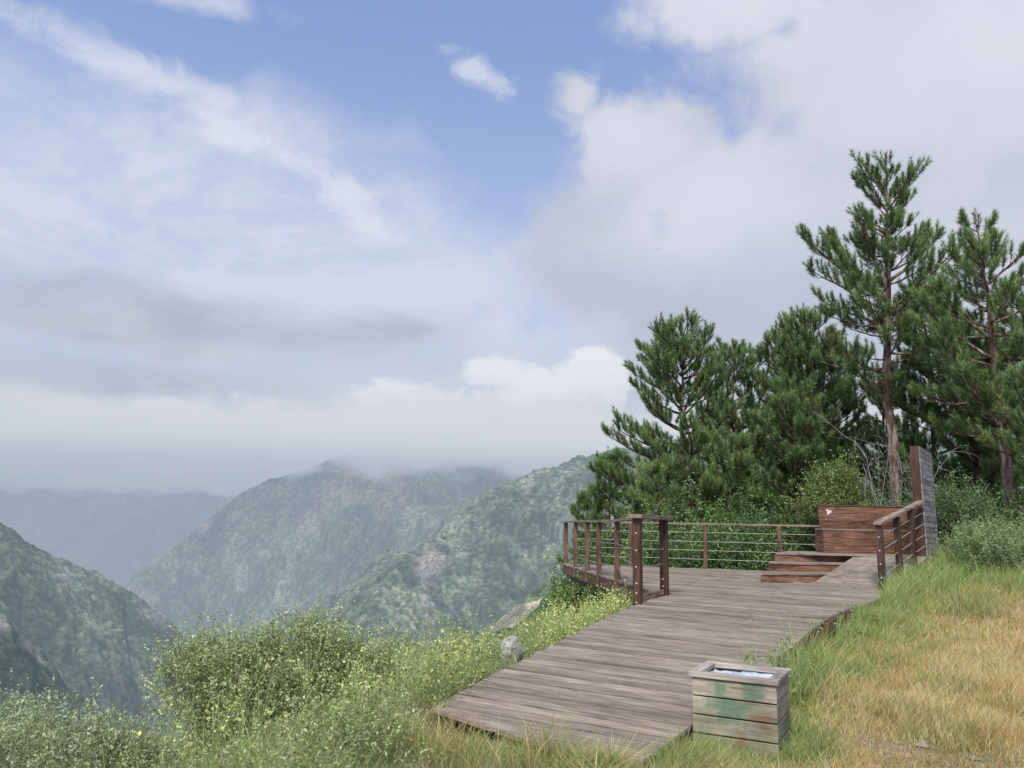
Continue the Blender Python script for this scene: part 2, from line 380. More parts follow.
m, nt, out = volume_box('cloud', (-5000, 950, 70), (3300, 4300, 360))
geo = N(nt, 'ShaderNodeNewGeometry'); sp = N(nt, 'ShaderNodeSeparateXYZ'); nt.links.new(geo.outputs['Position'], sp.inputs[0])
mp = N(nt, 'ShaderNodeMapping', inp={'Scale': (.0062, .0045, .0105)}); nt.links.new(geo.outputs['Position'], mp.inputs[0])
n1 = N(nt, 'ShaderNodeTexNoise', inp={'Scale': 1., 'Detail': 5., 'Roughness': .62}); nt.links.new(mp.outputs[0], n1.inputs[0])
zz = math_(nt, 'MULTIPLY_ADD', math_(nt, 'SUBTRACT', n1.outputs[0], .5), 250, sp.outputs[2])
def sst(v, a, b_):
    mr = N(nt, 'ShaderNodeMapRange', interpolation_type='SMOOTHSTEP', inp={1: a, 2: b_, 3: 0., 4: 1.}); nt.links.new(v, mr.inputs[0]); return mr.outputs[0]
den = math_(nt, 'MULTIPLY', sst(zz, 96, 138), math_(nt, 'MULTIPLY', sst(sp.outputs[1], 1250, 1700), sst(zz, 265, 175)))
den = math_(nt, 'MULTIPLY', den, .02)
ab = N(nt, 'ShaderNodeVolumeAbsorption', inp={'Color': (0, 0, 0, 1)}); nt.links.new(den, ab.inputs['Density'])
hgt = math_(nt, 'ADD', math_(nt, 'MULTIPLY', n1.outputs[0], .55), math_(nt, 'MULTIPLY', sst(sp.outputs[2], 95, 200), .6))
cc = ramp(nt, hgt, [(.25, (.60, .625, .685)), (.42, (.70, .715, .76)), (.6, (.86, .865, .885))])  # cloud's daylight painted as emission: greyer base, brighter tops
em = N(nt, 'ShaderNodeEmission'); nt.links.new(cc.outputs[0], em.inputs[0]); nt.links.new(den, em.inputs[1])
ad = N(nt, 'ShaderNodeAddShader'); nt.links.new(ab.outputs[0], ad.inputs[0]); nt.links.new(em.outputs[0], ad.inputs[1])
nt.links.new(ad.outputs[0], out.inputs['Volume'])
try: m.cycles.volume_step_rate = .12
except Exception: pass

# ------------------------------------------------------------------ boardwalk
walk = thing('boardwalk', 'weathered grey brown plank boardwalk sloping up to the viewing deck', 'boardwalk', (1.66, 10.2, 0))
def deck_rows(mb, P, z_of, pitch, z_th, s0, s1, gap=.02):
    P = [sl(p) for p in P]
    def span(s):
        hit = []
        for k in range(len(P)):
            (sa, la), (sb, lb) = P[k], P[(k+1) % len(P)]
            if (sa-s)*(sb-s) <= 0 and sa != sb: hit.append(la + (lb-la)*(s-sa)/(sb-sa))
        return (min(hit), max(hit)) if len(hit) > 1 else None
    s = s0
    while s < s1 - 1e-6:
        e = min(s+pitch-gap, s1); a = span(s+1e-4); c = span(e-1e-4)
        if a and c:
            cuts = [0.]
            if a[1]-a[0] > 3.2: cuts.append(rng.uniform(.3, .7))
            cuts.append(1.)
            for u, v in zip(cuts[:-1], cuts[1:]):
                g = .003 if v < 1 else 0
                dz = rng.normal(0, .0045); tl = rng.normal(0, .0035)
                over = rng.uniform(-.012, .012) if u == 0 else 0
                l00 = a[0]+(a[1]-a[0])*u+over; l01 = a[0]+(a[1]-a[0])*v-g; l10 = c[0]+(c[1]-c[0])*u+over; l11 = c[0]+(c[1]-c[0])*v-g
                top = [W(s, l00, z_of(s)+dz-tl), W(s, l01, z_of(s)+dz+tl), W(e, l11, z_of(e)+dz+tl), W(e, l10, z_of(e)+dz-tl)]
                bot = [p - (0, 0, z_th) for p in top]
                G = [(l00, 0, 0), (l01, 0, 0), (l11, pitch, 0), (l10, pitch, 0)]
                G = np.array(G + [(g0, g1, z_th) for g0, g1, _ in G])
                mb.hexa(bot+top, G, rng.uniform(.72, 1.2))
        s += pitch
ramp_poly = [W(0, 0), W(-4.12, .02), W(-4.5, 2.0), W(-2.2, 2.22), W(-.1, 2.28), W(0, 2.28)]
mb = MB(); deck_rows(mb, ramp_poly, zr_, .126, .03, -4.5, -.008); mb.build('sloping_planks', M_deck, walk)
plat = [(1.66, 10.20), (2.27, 11.35), (2.11, 12.75), (1.40, 20.4), (6.41, 18.55), (9.1, 17.6), (8.4, 15.35), (6.25, 13.02), (5.88, 12.28), (5.42, 11.52), (4.88, 10.76), (4.33, 10.03), (3.9, 9.44), (3.56, 8.92)]
mb = MB(); deck_rows(mb, plat, zr_, .126, .03, 0, 11.2); mb.build('deck_planks', M_deck, walk)
# fascia boards and bearers
fb = MB()
def edge_board(p, q, h, zt=-.035, t=.04, out=.0):
    p = np.array(p, float); q = np.array(q, float)
    fb.beam((p[0], p[1], (p[2] if len(p) > 2 else 0)+zt-h/2), (q[0], q[1], (q[2] if len(q) > 2 else 0)+zt-h/2), t, h)
edge_board((2.13, 12.8), (1.43, 20.38), .22); edge_board((1.43, 20.36), (9.1, 17.6), .2)
edge_board((2.30, 11.35), (2.13, 12.8), .2); edge_board((1.69, 10.22), (2.29, 11.33), .16)
for a, c in zip(plat[7:], plat[8:]): edge_board((*a, zr_(sl(a)[0])), (*c, zr_(sl(c)[0])), .15)
pr = [W(t_, 2.25-.0*t_ if t_ > -2.2 else 2.19+.095*(t_+2.2), zr_(t_)) for t_ in (-.02, -.4, -.8, -1.3, -2.2, -3.3, -4.4)]
for a, c in zip(pr[:-1], pr[1:]): edge_board(a, c, .16)
for t0_, t1_ in ((0, -.5), (-.5, -1.2), (-1.2, -4.05)): edge_board(W(t0_, .03, zr_(t0_)), W(t1_, .04, zr_(t1_)), .13)
fb.build('edge_board', M_rail, walk)
bb = MB()
for t in (0, .5, 1.):
    p = np.array((1.62, 20.0)) *(1-t) + np.array((2.3, 13.2))*t
    bb.post(p[0]+.15, p[1], gz(p[0]+.15, p[1])-.3, -.26, .16, .16, .3)
bb.beam((1.62, 20.2, -.33), (2.3, 12.9, -.33), .1, .16); bb.beam((1.62, 20.1, -.31), (8.9, 17.3, -.31), .1, .16)
for t in (.35, .65, .95):
    p = np.array((1.62, 20.0)) *(1-t) + np.array((9, 17.3))*t
    bb.post(p[0], p[1]-.2, gz(p[0], p[1])-.3, -.26, .16, .16, .3)
bb.build('bearer', M_red, walk)

# steps, side ramp and raised landing
stp = thing('steps', 'three red brown timber steps rising from the deck to the bench', 'steps', (5.3, 14.6, 0))
def line_x(p, d, q, e):
    M = np.array([[d[0], -e[0]], [d[1], -e[1]]]); t = np.linalg.solve(M, np.array(q)-np.array(p)); return np.array(p) + np.array(d)*t[0]
SD = nrm((.985, .14)); SA = np.array((-SD[1], SD[0]))
PL3 = [np.array(p) for p in ((4.64, 14.46), (5.05, 15.30), (5.42, 15.98), (5.62, 16.36))]
RL0 = np.array((5.36, 14.03)); RL1 = np.array((7.2, 16.22)); RR0 = np.array((6.25, 13.05)); RR1 = np.array((8.22, 15.42)); ZL = .49
rd = RL1-RL0
def gr(v): return ((np.array(v[:2])-PL3[0]) @ SD, (np.array(v[:2])-PL3[0]) @ SA, v[2])
def prism(mb_, quad, zlo, zhi, tint=None):
    P = [(*p, zlo) for p in quad] + [(*p, zhi) for p in quad]
    mb_.hexa(P, [gr(v) for v in P], tint)
for k in range(3):
    z1 = ZL/3*(k+1) - (.003 if k == 2 else 0); zb = ZL/3*k + .002
    p0, p1 = PL3[k], PL3[k+1]
    q0 = RL0 + rd*((k+1)/3) - SD*.03; q1 = (RL0 + rd*(min(k+2, 3)/3) if k < 2 else q0 + (p1-p0)) - SD*.03
    sb = MB(); n0 = nrm(q0-p0); a0 = np.array((-n0[1], n0[0]))
    prism(sb, (p0, q0, q0+a0*.03, p0+a0*.03), zb, z1-.034, 1.25)
    so = sb.build('riser', M_bench, stp, .002)
    sb = MB(); e0 = p0+a0*.033; prism(sb, (e0, e0+n0*.03, p1+n0*.03, p1), zb, z1-.036); sb.build('side_board', M_bench, stp, .002)
    tr = MB()
    for i in range(3):
        u0, u1 = i/3, (i+.97)/3
        c = [p0+(p1-p0)*u0, q0+(q1-q0)*u0, q0+(q1-q0)*u1, p0+(p1-p0)*u1]
        if i == 0: c[0] = c[0]-a0*.02; c[1] = c[1]-a0*.02
        prism(tr, c, z1-.032, z1)
    tr.build('tread', M_cap, stp, .002)
land = MB()
LP = [PL3[2]+SA*.05+SD*.04, RL1+(-.02, .03), (8.4, 15.5), (9.2, 17.6), (6.45, 18.1)]
P = [np.array(p, float) for p in LP]
# landing boards run along x, clipped to the outline
ys = np.arange(15.2, 18.0, .142)
def xspan(yv, P):
    h = []
    for k in range(len(P)):
        a, c = P[k], P[(k+1) % len(P)]
        if (a[1]-yv)*(c[1]-yv) <= 0 and a[1] != c[1]: h.append(a[0]+(c[0]-a[0])*(yv-a[1])/(c[1]-a[1]))
    return (min(h), max(h)) if len(h) > 1 else None
for yv in ys:
    a = xspan(yv, P); c = xspan(yv+.134, P)
    if a and c:
        Q = [(a[0], yv), (a[1], yv), (c[1], yv+.134), (c[0], yv+.134)]
        land.hexa([(*v, ZL-.032) for v in Q] + [(*v, ZL) for v in Q])
land.build('landing_planks', M_deck, walk)
lf = MB(); lf.beam((5.64, 16.40, ZL/2-.02), (6.45, 18.1, ZL/2-.02), .03, ZL-.05); lf.build('landing_side', M_bench, walk)
rp = MB(); n = 20
for i in range(n):
    t0 = i/n; t1 = (i+.95)/n
    a0 = RL0+(RL1-RL0)*t0; a1 = RL0+(RL1-RL0)*t1; c0 = RR0+(RR1-RR0)*t0; c1 = RR0+(RR1-RR0)*t1
    z0, z1 = .006+(ZL+.002)*t0, .006+(ZL+.002)*t1
    P8 = [(*a0, z0-.03), (*c0, z0-.03), (*c1, z1-.03), (*a1, z1-.03), (*a0, z0), (*c0, z0), (*c1, z1), (*a1, z1)]
    G = [(np.linalg.norm(np.array(v[:2])-RL0)*.3+v[0], v[1]*.3+i, v[2]) for v in P8]; rp.hexa(P8, G)
rp.build('side_ramp_planks', M_deck, walk)
rs = MB(); rs.hexa([(*RR0, -.03), (*(RR0-nrm(rd)[::-1]*(-.03, .03)), -.03), (*(RR1+(-.03, .02)), -.1), (*RR1, -.1), (*RR0, -.02), (*(RR0+(-.03, .02)), -.02), (*(RR1+(-.03, .02)), ZL-.03), (*RR1, ZL-.03)])
rs.build('ramp_side', M_rail, walk)
rs = MB(); o_ = SD*.0
P = [RL0, RL0+SD*.025, RL1+SD*.025, RL1]
rs.hexa([(*P[0], -.02), (*P[1], -.02), (*P[2], .0), (*P[3], .0), (*P[0], -.001), (*P[1], -.001), (*P[2], ZL-.026), (*P[3], ZL-.026)])
rs.build('ramp_side', M_bench, walk, .001)

# bench with a high back
bench = thing('bench', 'long red brown timber bench with a solid front and plank back on the landing', 'bench', (7.8, 17.2, ZL))
bx0, bx1 = 6.84, 9.0
f_ = MB()
for i in range(3): f_.box(((bx0+bx1)/2, 17.03, ZL+.003+.078+.158*i), ((1,0,0), (0,1,0), (0,0,1)), ((bx1-bx0)/2, .018, .0755), rng.uniform(.72, 1.25))
f_.build('front_panel', M_bench, bench, .0012)
f_ = MB(); f_.box(((bx0+bx1)/2-.01, 17.16, ZL+.50), ((1,0,0), (0,1,0), (0,0,1)), ((bx1-bx0)/2+.01, .16, .018)); f_.box(((bx0+bx1)/2, 17.40, ZL+.50), ((1,0,0), (0,1,0), (0,0,1)), ((bx1-bx0)/2, .075, .018))
f_.build('seat', M_cap, bench)
f_ = MB()
for i in range(3): f_.box(((bx0+bx1)/2+.06, 17.51+.012*i, ZL+.522+.083+.168*i), ((1,0,0), (0,1,0), (0,-.07,1)), ((bx1-bx0)/2-.06, .018, .0805), rng.uniform(.72, 1.25))
f_.build('backrest', M_bench, bench, .0012)
f_ = MB(); f_.box(((bx0+bx1)/2+.06, 17.545, ZL+1.036), ((1,0,0), (0,1,0), (0,0,1)), ((bx1-bx0)/2-.05, .05, .012)); f_.build('back_cap', M_rail, bench)
f_ = MB(); f_.box((bx0+.018, 17.27, ZL+.24), ((0,1,0), (1,0,0), (0,0,1)), (.215, .018, .236)); f_.build('end_panel', M_bench, bench)
th = np.linspace(0, 2*np.pi, 23)[:-1]; rad = .075*(.8+.3*np.sin(th*3+1)+.55*rng.uniform(-1, 1, 22)); 
V = np.stack([7.19+rad*1.25*np.cos(th), np.full(22, 17.478), ZL+.90+rad*.75*np.sin(th)], 1); V[:, 1] = 17.478+.07*(V[:, 2]-ZL-.72)
V = np.concatenate([V, [[7.19, 17.4905, ZL+.9]]]); F = [(22, (i+1) % 22, i) for i in range(22)]
fast('paint_splash', V, np.array(F), M_paint, bench)

# grey screen wall at the end of the ramp rail
wall = thing('screen_wall', 'tall grey weathered timber screen with a red brown end face by the ramp rail', 'screen', (8.3, 15.5, 0))
w0 = np.array((8.27, 15.50)); wd = nrm((.58, .815)); wn = np.array((-wd[1], wd[0])); L = 1.75; T = .18
mbw = MB(); zc = -.45; k = 0
while zc < 2.62:
    h = .108
    c = w0 + wd*L/2 + wn*.012
    mbw.box((*c, zc+h/2), ((*wd, 0), (*wn, 0), (0, 0, 1)), (L/2, .012, h/2-.004), rng.uniform(.72, 1.2)); zc += h
ztop = zc
mbw.build('cladding', M_screen, wall, .0012)
mbw = MB(); c = w0 + wn*(.027+T/2-.012) + wd*.02
mbw.box((*c, (ztop+.0)/2), ((0, 0, 1), (*wn, 0), (*wd, 0)), (ztop/2+.005, T/2-.014, .02)); mbw.build('end_board', M_red, wall, .0012)
mbw = MB(); c = w0 + wn*(T+.014) + wd*(L/2+.02)
zc = -.3
while zc < 2.5:
    mbw.box((*c, zc+.07), ((*wd, 0), (*wn, 0), (0, 0, 1)), (L/2-.03, .012, .067)); zc += .14
mbw.build('inner_boards', M_bench, wall, .0012)
mbw = MB(); mbw.box((*(w0+wn*T/2+wd*L/2), 1.0), ((0, 0, 1), (*wd, 0), (*wn, 0)), (1.45, L/2-.05, T/2-.03)); mbw.build('core_frame', M_rail, wall)

# ------------------------------------------------------------------ railings
CH = (.22, .43, .64, .86)
def cable(parent, p, q, r=.0055, sag=0.):
    t = Tubes(); P = np.linspace(p, q, 9); P[:, 2] -= sag*4*np.linspace(0, 1, 9)*(1-np.linspace(0, 1, 9)); t.add(P, np.full(9, r), 5); t.build('cable', M_cable, parent)
def post(parent, x, y, z0, z1, w=.105, ang=.3, mat=None, bolts=()):
    b_ = MB(); b_.post(x, y, z0, z1, w, w, ang, rng.uniform(.75, 1.15)); o = b_.build('post', mat or M_rail, parent, .006)
    return o
def bolt(parent, c, n, r=.0105):
    t = Tubes(); c = np.array(c, float); n = nrm(n)
    t.add([c-n*.004, c+n*.008, c+n*.012, c+n*.0125], [r, r, r*.6, .001], 8); t.build('bolt_cap', M_bolt, parent)

rl = thing('railing', 'dark timber cable railing along the valley edge at the left of the deck', 'railing', (1.7, 16, 0))
PL = [(1.45, 20.24), (1.57, 18.69), (1.70, 17.17), (1.81, 15.92), (1.955, 14.30)]
for (px, py) in PL: post(rl, px+.02, py, -.24, 1.03, .105, -.09)
hr = MB(); hr.beam((1.45, 20.42, 1.055), (1.985, 14.28, 1.055), .13, .045); hr.beam((1.985, 14.28, 1.055), (1.70, 10.42, 1.055), .12, .045); hr.build('handrail', M_cap, rl)
for h in CH:
    cable(rl, (1.47, 20.33, h), (1.97, 14.30, h)); cable(rl, (1.97, 14.30, h), (1.70, 10.36, h))

re = thing('railing', 'short end railing of two square posts under a thick cap at the ramp top', 'railing', (1.9, 10.8, 0))
pa, pb = np.array((1.69, 10.30)), np.array((2.24, 11.33)); dd = nrm(pb-pa); an = math.atan2(dd[1], dd[0]); nn = np.array((dd[1], -dd[0]))
post_a = post(re, pa[0], pa[1], -.25, 1.05, .105, an, M_red); post_b = post(re, pb[0], pb[1], -.04, 1.05, .105, an, M_red)
cb = MB(); cb.beam((*(pa-dd*.12), 1.08), (*(pb+dd*.12), 1.08), .2, .055); cb.build('cap', M_cap, re)
cb = MB(); cb.beam((*(pa+dd*.066), .04), (*(pb-dd*.066), .04), .03, .07); cb.build('kickboard', M_cap, re)
for h in CH: cable(re, (*(pa+dd*.06), h), (*(pb-dd*.06), h))
for h in CH+(.10, -.02): bolt(post_a, (*(pa-dd*.0525), h), (*-dd, 0))
for h in (.22, .12, .64): bolt(post_b, (*(pb-dd*.0525), h), (*-dd, 0))

rf = thing('railing', 'long timber cable railing across the back of the deck before the pines', 'railing', (4, 19.4, 0))
fp, fq = np.array((1.45, 20.33)), np.array((8.9, 17.62)); fd = nrm(fq-fp)
for dist in (1.72, 3.55, 5.27, 6.85): 
    p = fp+fd*dist; post(rf, p[0], p[1]-.02, -.2, 1.04, .09, math.atan2(fd[1], fd[0]))
hr = MB(); hr.beam((*(fp+fd*.08), 1.065), (*fq, 1.065), .12, .045); hr.build('handrail', M_cap, rf)
for h in CH: cable(rf, (*(fp+fd*.05), h), (*fq, h), .006)

rr_ = thing('railing', 'sloping timber cable railing up the right side of the ramp to the grey screen', 'railing', (7.2, 14.2, 0))
ra, rb = np.array((6.24, 13.17)), np.array((8.22, 15.46)); rdv = rb-ra
def rz(t): return ZL*np.clip((t-.02)/.98, 0, 1)
for t in (0., .36, .68):
    p = ra+rdv*t; po = post(rr_, p[0], p[1], -.25 if t == 0 else rz(t)-.35, rz(t)+1.06, .1, math.atan2(rdv[1], rdv[0]), M_red)
    if t == 0:
        for h in (.2, .42, .64, .86): bolt(po, (p[0]-.034, p[1]-.04, h), (-.65, -.76, 0), .012)
hr = MB(); hr.beam((*(ra-rdv*.035), 1.085), (*(ra+rdv*.985), rz(.985)+1.085), .13, .045); hr.build('handrail', M_cap, rr_)
for h in CH: cable(rr_, (*ra, h), (*(ra+rdv*.985), rz(.985)+h), .008)

# ------------------------------------------------------------------ litter bin with its liner
bd = nrm((.88, -.475)); bnv = np.array((-bd[1], bd[0])); b0 = np.array((1.37, 5.97)); bz = -.66; bw, bdp, bh = .60, .54, .515
bino = thing('litter_bin', 'square plank litter bin smeared with green paint beside the foot of the ramp', 'bin', (b0[0], b0[1], bz))
bino.rotation_euler = (0, 0, math.atan2(bd[1], bd[0]))
def local(name, mb_, mat): 
    o = fast(name, np.concatenate(mb_.V), np.concatenate(mb_.F), mat, None, np.concatenate(mb_.C), grain=np.concatenate(mb_.G))
    o.parent = bino; mo = o.modifiers.new('b', 'BEVEL'); mo.width = .004; mo.segments = 1; return o
X3 = ((1,0,0), (0,1,0), (0,0,1))
bh_ = bh/4
side = MB()
for i in range(4): side.box((bw/2, .011, bh_*(i+.5)), X3, (bw/2-.001, .011, bh_/2-.0045), rng.uniform(.9, 1.12))
local('front_boards', side, M_binf)
side = MB()
for i in range(4): side.box((bw/2, bdp-.011, bh_*(i+.5)), X3, (bw/2-.001, .011, bh_/2-.0045))
local('back_boards', side, M_binw)
for sx in (.011, bw-.011):
    side = MB()
    for i in range(4): side.box((sx, bdp/2, bh_*(i+.5)), ((0,1,0), (1,0,0), (0,0,1)), (bdp/2-.024, .011, bh_/2-.0045), rng.uniform(.72, .95))
    local('side_boards', side, M_binw)
for cx, cy in ((.043, .043), (bw-.043, .043), (.043, bdp-.043), (bw-.043, bdp-.043)):
    side = MB(); side.post(cx, cy, 0, bh-.004, .038, .038); local('corner_post', side, M_binw)
rim = MB(); rw = .075; o_ = .018; zt = bh+.019
rim.box((bw/2, rw/2-o_, zt), X3, (bw/2+o_, rw/2, .019)); rim.box((bw/2, bdp-rw/2+o_, zt), X3, (bw/2+o_, rw/2, .019))
for sx in (rw/2-o_, bw-rw/2+o_): rim.box((sx, bdp/2, zt), ((0,1,0), (1,0,0), (0,0,1)), (bdp/2-rw+o_-.002, rw/2, .019))
local('rim', rim, M_binrim)
g = 26; gxx, gyy = np.meshgrid(np.linspace(.05, bw-.05, g), np.linspace(.05, bdp-.05, g)); gx_, gy_ = gxx.ravel(), gyy.ravel()
gz_ = bh-.012 - .05*(1-np.clip(np.maximum(abs(gx_-bw/2)/(bw/2-.05), abs(gy_-bdp/2)/(bdp/2-.05)), 0, 1)**3) + .035*(ridged(gx_*9, gy_*9, 3, 4)-.6)
q = (np.arange(g-1)[:, None]*g + np.arange(g-1)[None]).ravel()
bag = fast('plastic_bag', np.stack([gx_, gy_, gz_], 1), np.stack([q, q+1, q+1+g, q+g], 1), M_bag, smooth=True)
bag.location = bino.location; bag.rotation_euler = bino.rotation_euler
tag(bag, 'pale blue plastic bag lining the top of the plank litter bin', 'bag')

# ------------------------------------------------------------------ stones
def stone(name, label, cat, c, size, mat, seed, flat=1., rot=0.):
    import bmesh
    bm = bmesh.new(); bmesh.ops.create_icosphere(bm, subdivisions=4, radius=1.)
    r0 = np.random.default_rng(seed); pl = nrm(r0.normal(size=(14, 3))); dd_ = r0.uniform(.62, .95, 14)
    for v in bm.verts:
        p = np.array(v.co); 
        for n_, d_ in zip(pl, dd_):
            e = p @ n_ - d_
            if e > 0: p = p - n_*e*.92
        k_ = 1 + .06*(float(vnoise(np.array([p[0]*5+seed]), np.array([p[1]*5+p[2]*7]), 3)[0])-.5)
        v.co = Vector(p*k_*np.array(size))
    me = bpy.data.meshes.new(name); bm.to_mesh(me); bm.free(); me.materials.append(mat)
    o = link(bpy.data.objects.new(name, me)); o.location = c; o.rotation_euler = (0, 0, rot); return tag(o, label, cat)
stone('boulder', 'pale white boulder among the yellow flowers left of the ramp', 'boulder', (.06, 9.65, -.55), (.18, .16, .2), M_stone, 4, rot=.4)
stone('stone_slab', 'flat dusty stone slab sunk in the dry ground at the lower right', 'stone', (3.28, 5.25, -.70), (.36, .17, .07), M_slab, 9, rot=-.35)

# ------------------------------------------------------------------ grass, weeds and flowers
def blades(P, H, Wd, col, lean=.45, seed=0, wind=(0, 0)):
    n = len(P); r0 = np.random.default_rng(seed); th = r0.uniform(0, 2*np.pi, n); tb = r0.uniform(0, 2*np.pi, n)
    side = np.stack([np.cos(th), np.sin(th), np.zeros(n)], 1)*Wd[:, None]*.5
    bend = np.stack([np.cos(tb)+wind[0], np.sin(tb)+wind[1], np.zeros(n)], 1)*(H*lean*r0.uniform(.2, 1.5, n))[:, None]
    up = np.array([0, 0, 1.])
    m1 = P + bend*.28 + up*(H*.55)[:, None]; tip = P + bend + up*(H*r0.uniform(.85, 1.05, n))[:, None]
    V = np.stack([P-side, P+side, m1-side*.75, m1+side*.75, tip], 1)
    i = np.arange(n)[:, None]*5
    T = np.concatenate([i+np.array([[0, 1, 3]]), i+np.array([[0, 3, 2]]), i+np.array([[2, 3, 4]])])
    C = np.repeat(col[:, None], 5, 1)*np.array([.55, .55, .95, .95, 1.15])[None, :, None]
    return V.reshape(-1, 3), T, C.reshape(-1, 3)
def join(parts):
    V = []; T = []; C = []; n = 0
    for v, t, c in parts: V.append(v); T.append(t+n); C.append(c); n += len(v)
    return np.concatenate(V), np.concatenate(T), np.concatenate(C)
def diamonds(P, size, col, nrmal=None, asp=.5, seed=0):
    n = len(P); r0 = np.random.default_rng(seed); 
    a = nrm(r0.normal(size=(n, 3)) + (0 if nrmal is None else nrmal)); t = nrm(np.cross(a, r0.normal(size=(n, 3)))); s = np.cross(a, t)
    L = size[:, None]
    V = np.stack([P - t*L*.5, P + s*L*asp*.5 + t*L*.05, P + t*L*.5, P - s*L*asp*.5 + t*L*.05], 1).reshape(-1, 3)
    i = np.arange(n)[:, None]*4; T = np.concatenate([i+np.array([[0, 1, 2]]), i+np.array([[0, 2, 3]])])
    return V, T, np.repeat(col, 4, 0)
def onramp(x, y):
    s = (x-K[0])*A_[0]+(y-K[1])*A_[1]; l = (x-K[0])*B_[0]+(y-K[1])*B_[1]
    return (s > -4.55+.2*(2-l)*.9*0) & (s < .05) & (l > -.03) & (l < 2.28 + .06*np.clip(s+2.2, -9, 0))
PX = np.array([p[0] for p in plat]); PY = np.array([p[1] for p in plat])
def inplat(x, y, pad=0.):
    c = np.zeros(x.shape, bool); j = len(PX)-1
    for i in range(len(PX)):
        k_ = ((PY[i] > y) != (PY[j] > y)) & (x < (PX[j]-PX[i])*(y-PY[i])/(PY[j]-PY[i]+1e-12)+PX[i]); c ^= k_; j = i
    return c
def inbin(x, y):
    u = (x-b0[0])*bd[0]+(y-b0[1])*bd[1]; v = (x-b0[0])*bnv[0]+(y-b0[1])*bnv[1]
    return (u > -.01) & (u < bw+.01) & (v > -.01) & (v < bdp+.01)
RE = [(9.6, 17.6), (8.3, 15.4), (6.25, 13.02), (5.44, 11.56), (4.35, 10.07), (3.55, 8.9), tuple(W(-2.2, 2.22)[:2]), tuple(W(-4.5, 2.0)[:2])]
def stony(x, y): return (np.abs(x-.04) < .30) & (y > 7.3) & (y < 9.75)      # bare strip before the boulder
def free(x, y): return ~(onramp(x, y) | inplat(x, y) | inbin(x, y))
def scatter(n, x0, x1, y0, y1, seed, pw=1.6):
    r0 = np.random.default_rng(seed)          # denser towards the viewer
    u = r0.random(n); y = (y0**(1-pw) + u*(y1**(1-pw)-y0**(1-pw)))**(1/(1-pw)); x = r0.uniform(x0, x1, n); return x, y, r0

# --- right of the deck
x, y, r0 = scatter(680000, .3, 14, 4.2, 20, 5)
d, s_, _ = polydist(x, y, RE); edl = polydist(x, y, EDGE); right = (edl[0]*edl[1] < .2)
keep = free(x, y) & right & (x < .95*y + 1.2)
x, y, d = x[keep], y[keep], d[keep]; n = len(x)
nz = fbm(x*1.1, y*1.1, 3, 21); nz2 = fbm(x*3.1, y*3.1, 2, 31)
bind = np.hypot(x-1.8, y-6.1)
dry = sstep(.12, .65, d + .9*(nz-.5)) * sstep(12.4, 10.2, y - .25*(x-5) + 3*(nz-.5)) * sstep(.35, .8, bind + .6*(nz-.5))
bare = sstep(6.35, 5.6, y - .1*x + 1.6*(nz-.5)+.8*(nz2-.5))*sstep(2.1, 2.7, x)
H = (.42*(1-dry) + .20*dry)*(.25+.7*nz+.75*np.clip(fbm(x*4.2, y*4.2, 2, 47)-.3, 0, 1)*1.4)*r0.uniform(.4, 1.2, n)*(1-.5*bare)
H *= np.where((y > 11.5), 1.35, 1.)
front = sstep(.0, .5, 5.3-y); H *= 1-.5*sstep(5.6, 5.0, y); H *= 1-.55*sstep(.9, .55, bind)
green = np.array([.21, .31, .085]); lgreen = np.array([.40, .46, .19]); straw = np.array([.70, .56, .27]); tan = np.array([.64, .46, .19]); pale = np.array([.72, .63, .42])
t = r0.random(n)[:, None]
cg = green*(1-t) + lgreen*t; cg = np.where((y > 11.5)[:, None], cg*np.array([1.1, 1.12, 1.05]), cg); cd = np.where(nz2[:, None] > .5, straw, tan)*(.75+.5*t); cd = np.where((r0.random(n) < .18)[:, None], pale*(.8+.4*t), cd)
isdry = r0.random(n) < np.clip(dry*(1.0-.42*sstep(.52, .7, fbm(x*1.9+9, y*1.9, 3, 41))) + .10, 0, 1)
col = np.where(isdry[:, None], cd, cg)
th = (r0.random(n) < 1-.22*bare)
z = ground(x, y)
near_w = np.clip(y*.00065, .0035, .010)
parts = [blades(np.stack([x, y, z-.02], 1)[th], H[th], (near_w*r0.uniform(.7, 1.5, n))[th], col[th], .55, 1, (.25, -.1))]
# rank green grass against the edge of the deck
t = r0.random(30000); kx = np.array([p[0] for p in RE[1:]]); ky = np.array([p[1] for p in RE[1:]]); tt = t*(len(kx)-1)*.999; i_ = tt.astype(int); f_ = tt-i_
ex = kx[i_]*(1-f_)+kx[i_+1]*f_; ey = ky[i_]*(1-f_)+ky[i_+1]*f_; o2 = r0.gamma(1.5, .16, 30000)+.03
ex = ex+.83*o2; ey = ey-.56*o2; kp = free(ex, ey); ex, ey = ex[kp], ey[kp]; n2_ = len(ex); cl = fbm(ex*2.6, ey*2.6, 3, 88); t = r0.random(n2_)[:, None]
parts.append(blades(np.stack([ex, ey, ground(ex, ey)-.02], 1), (.08+.58*np.clip(cl-.2, 0, 1))*r0.uniform(.5, 1.15, n2_)*np.where(ey < 7.3, .6, 1), np.clip(ey*.0007, .004, .01)*r0.uniform(.7, 1.5, n2_), np.where((r0.random(n2_) < .12)[:, None], straw, (green*(1-t)+lgreen*t)*np.array([1., 1.12, .9])), .6, 12))
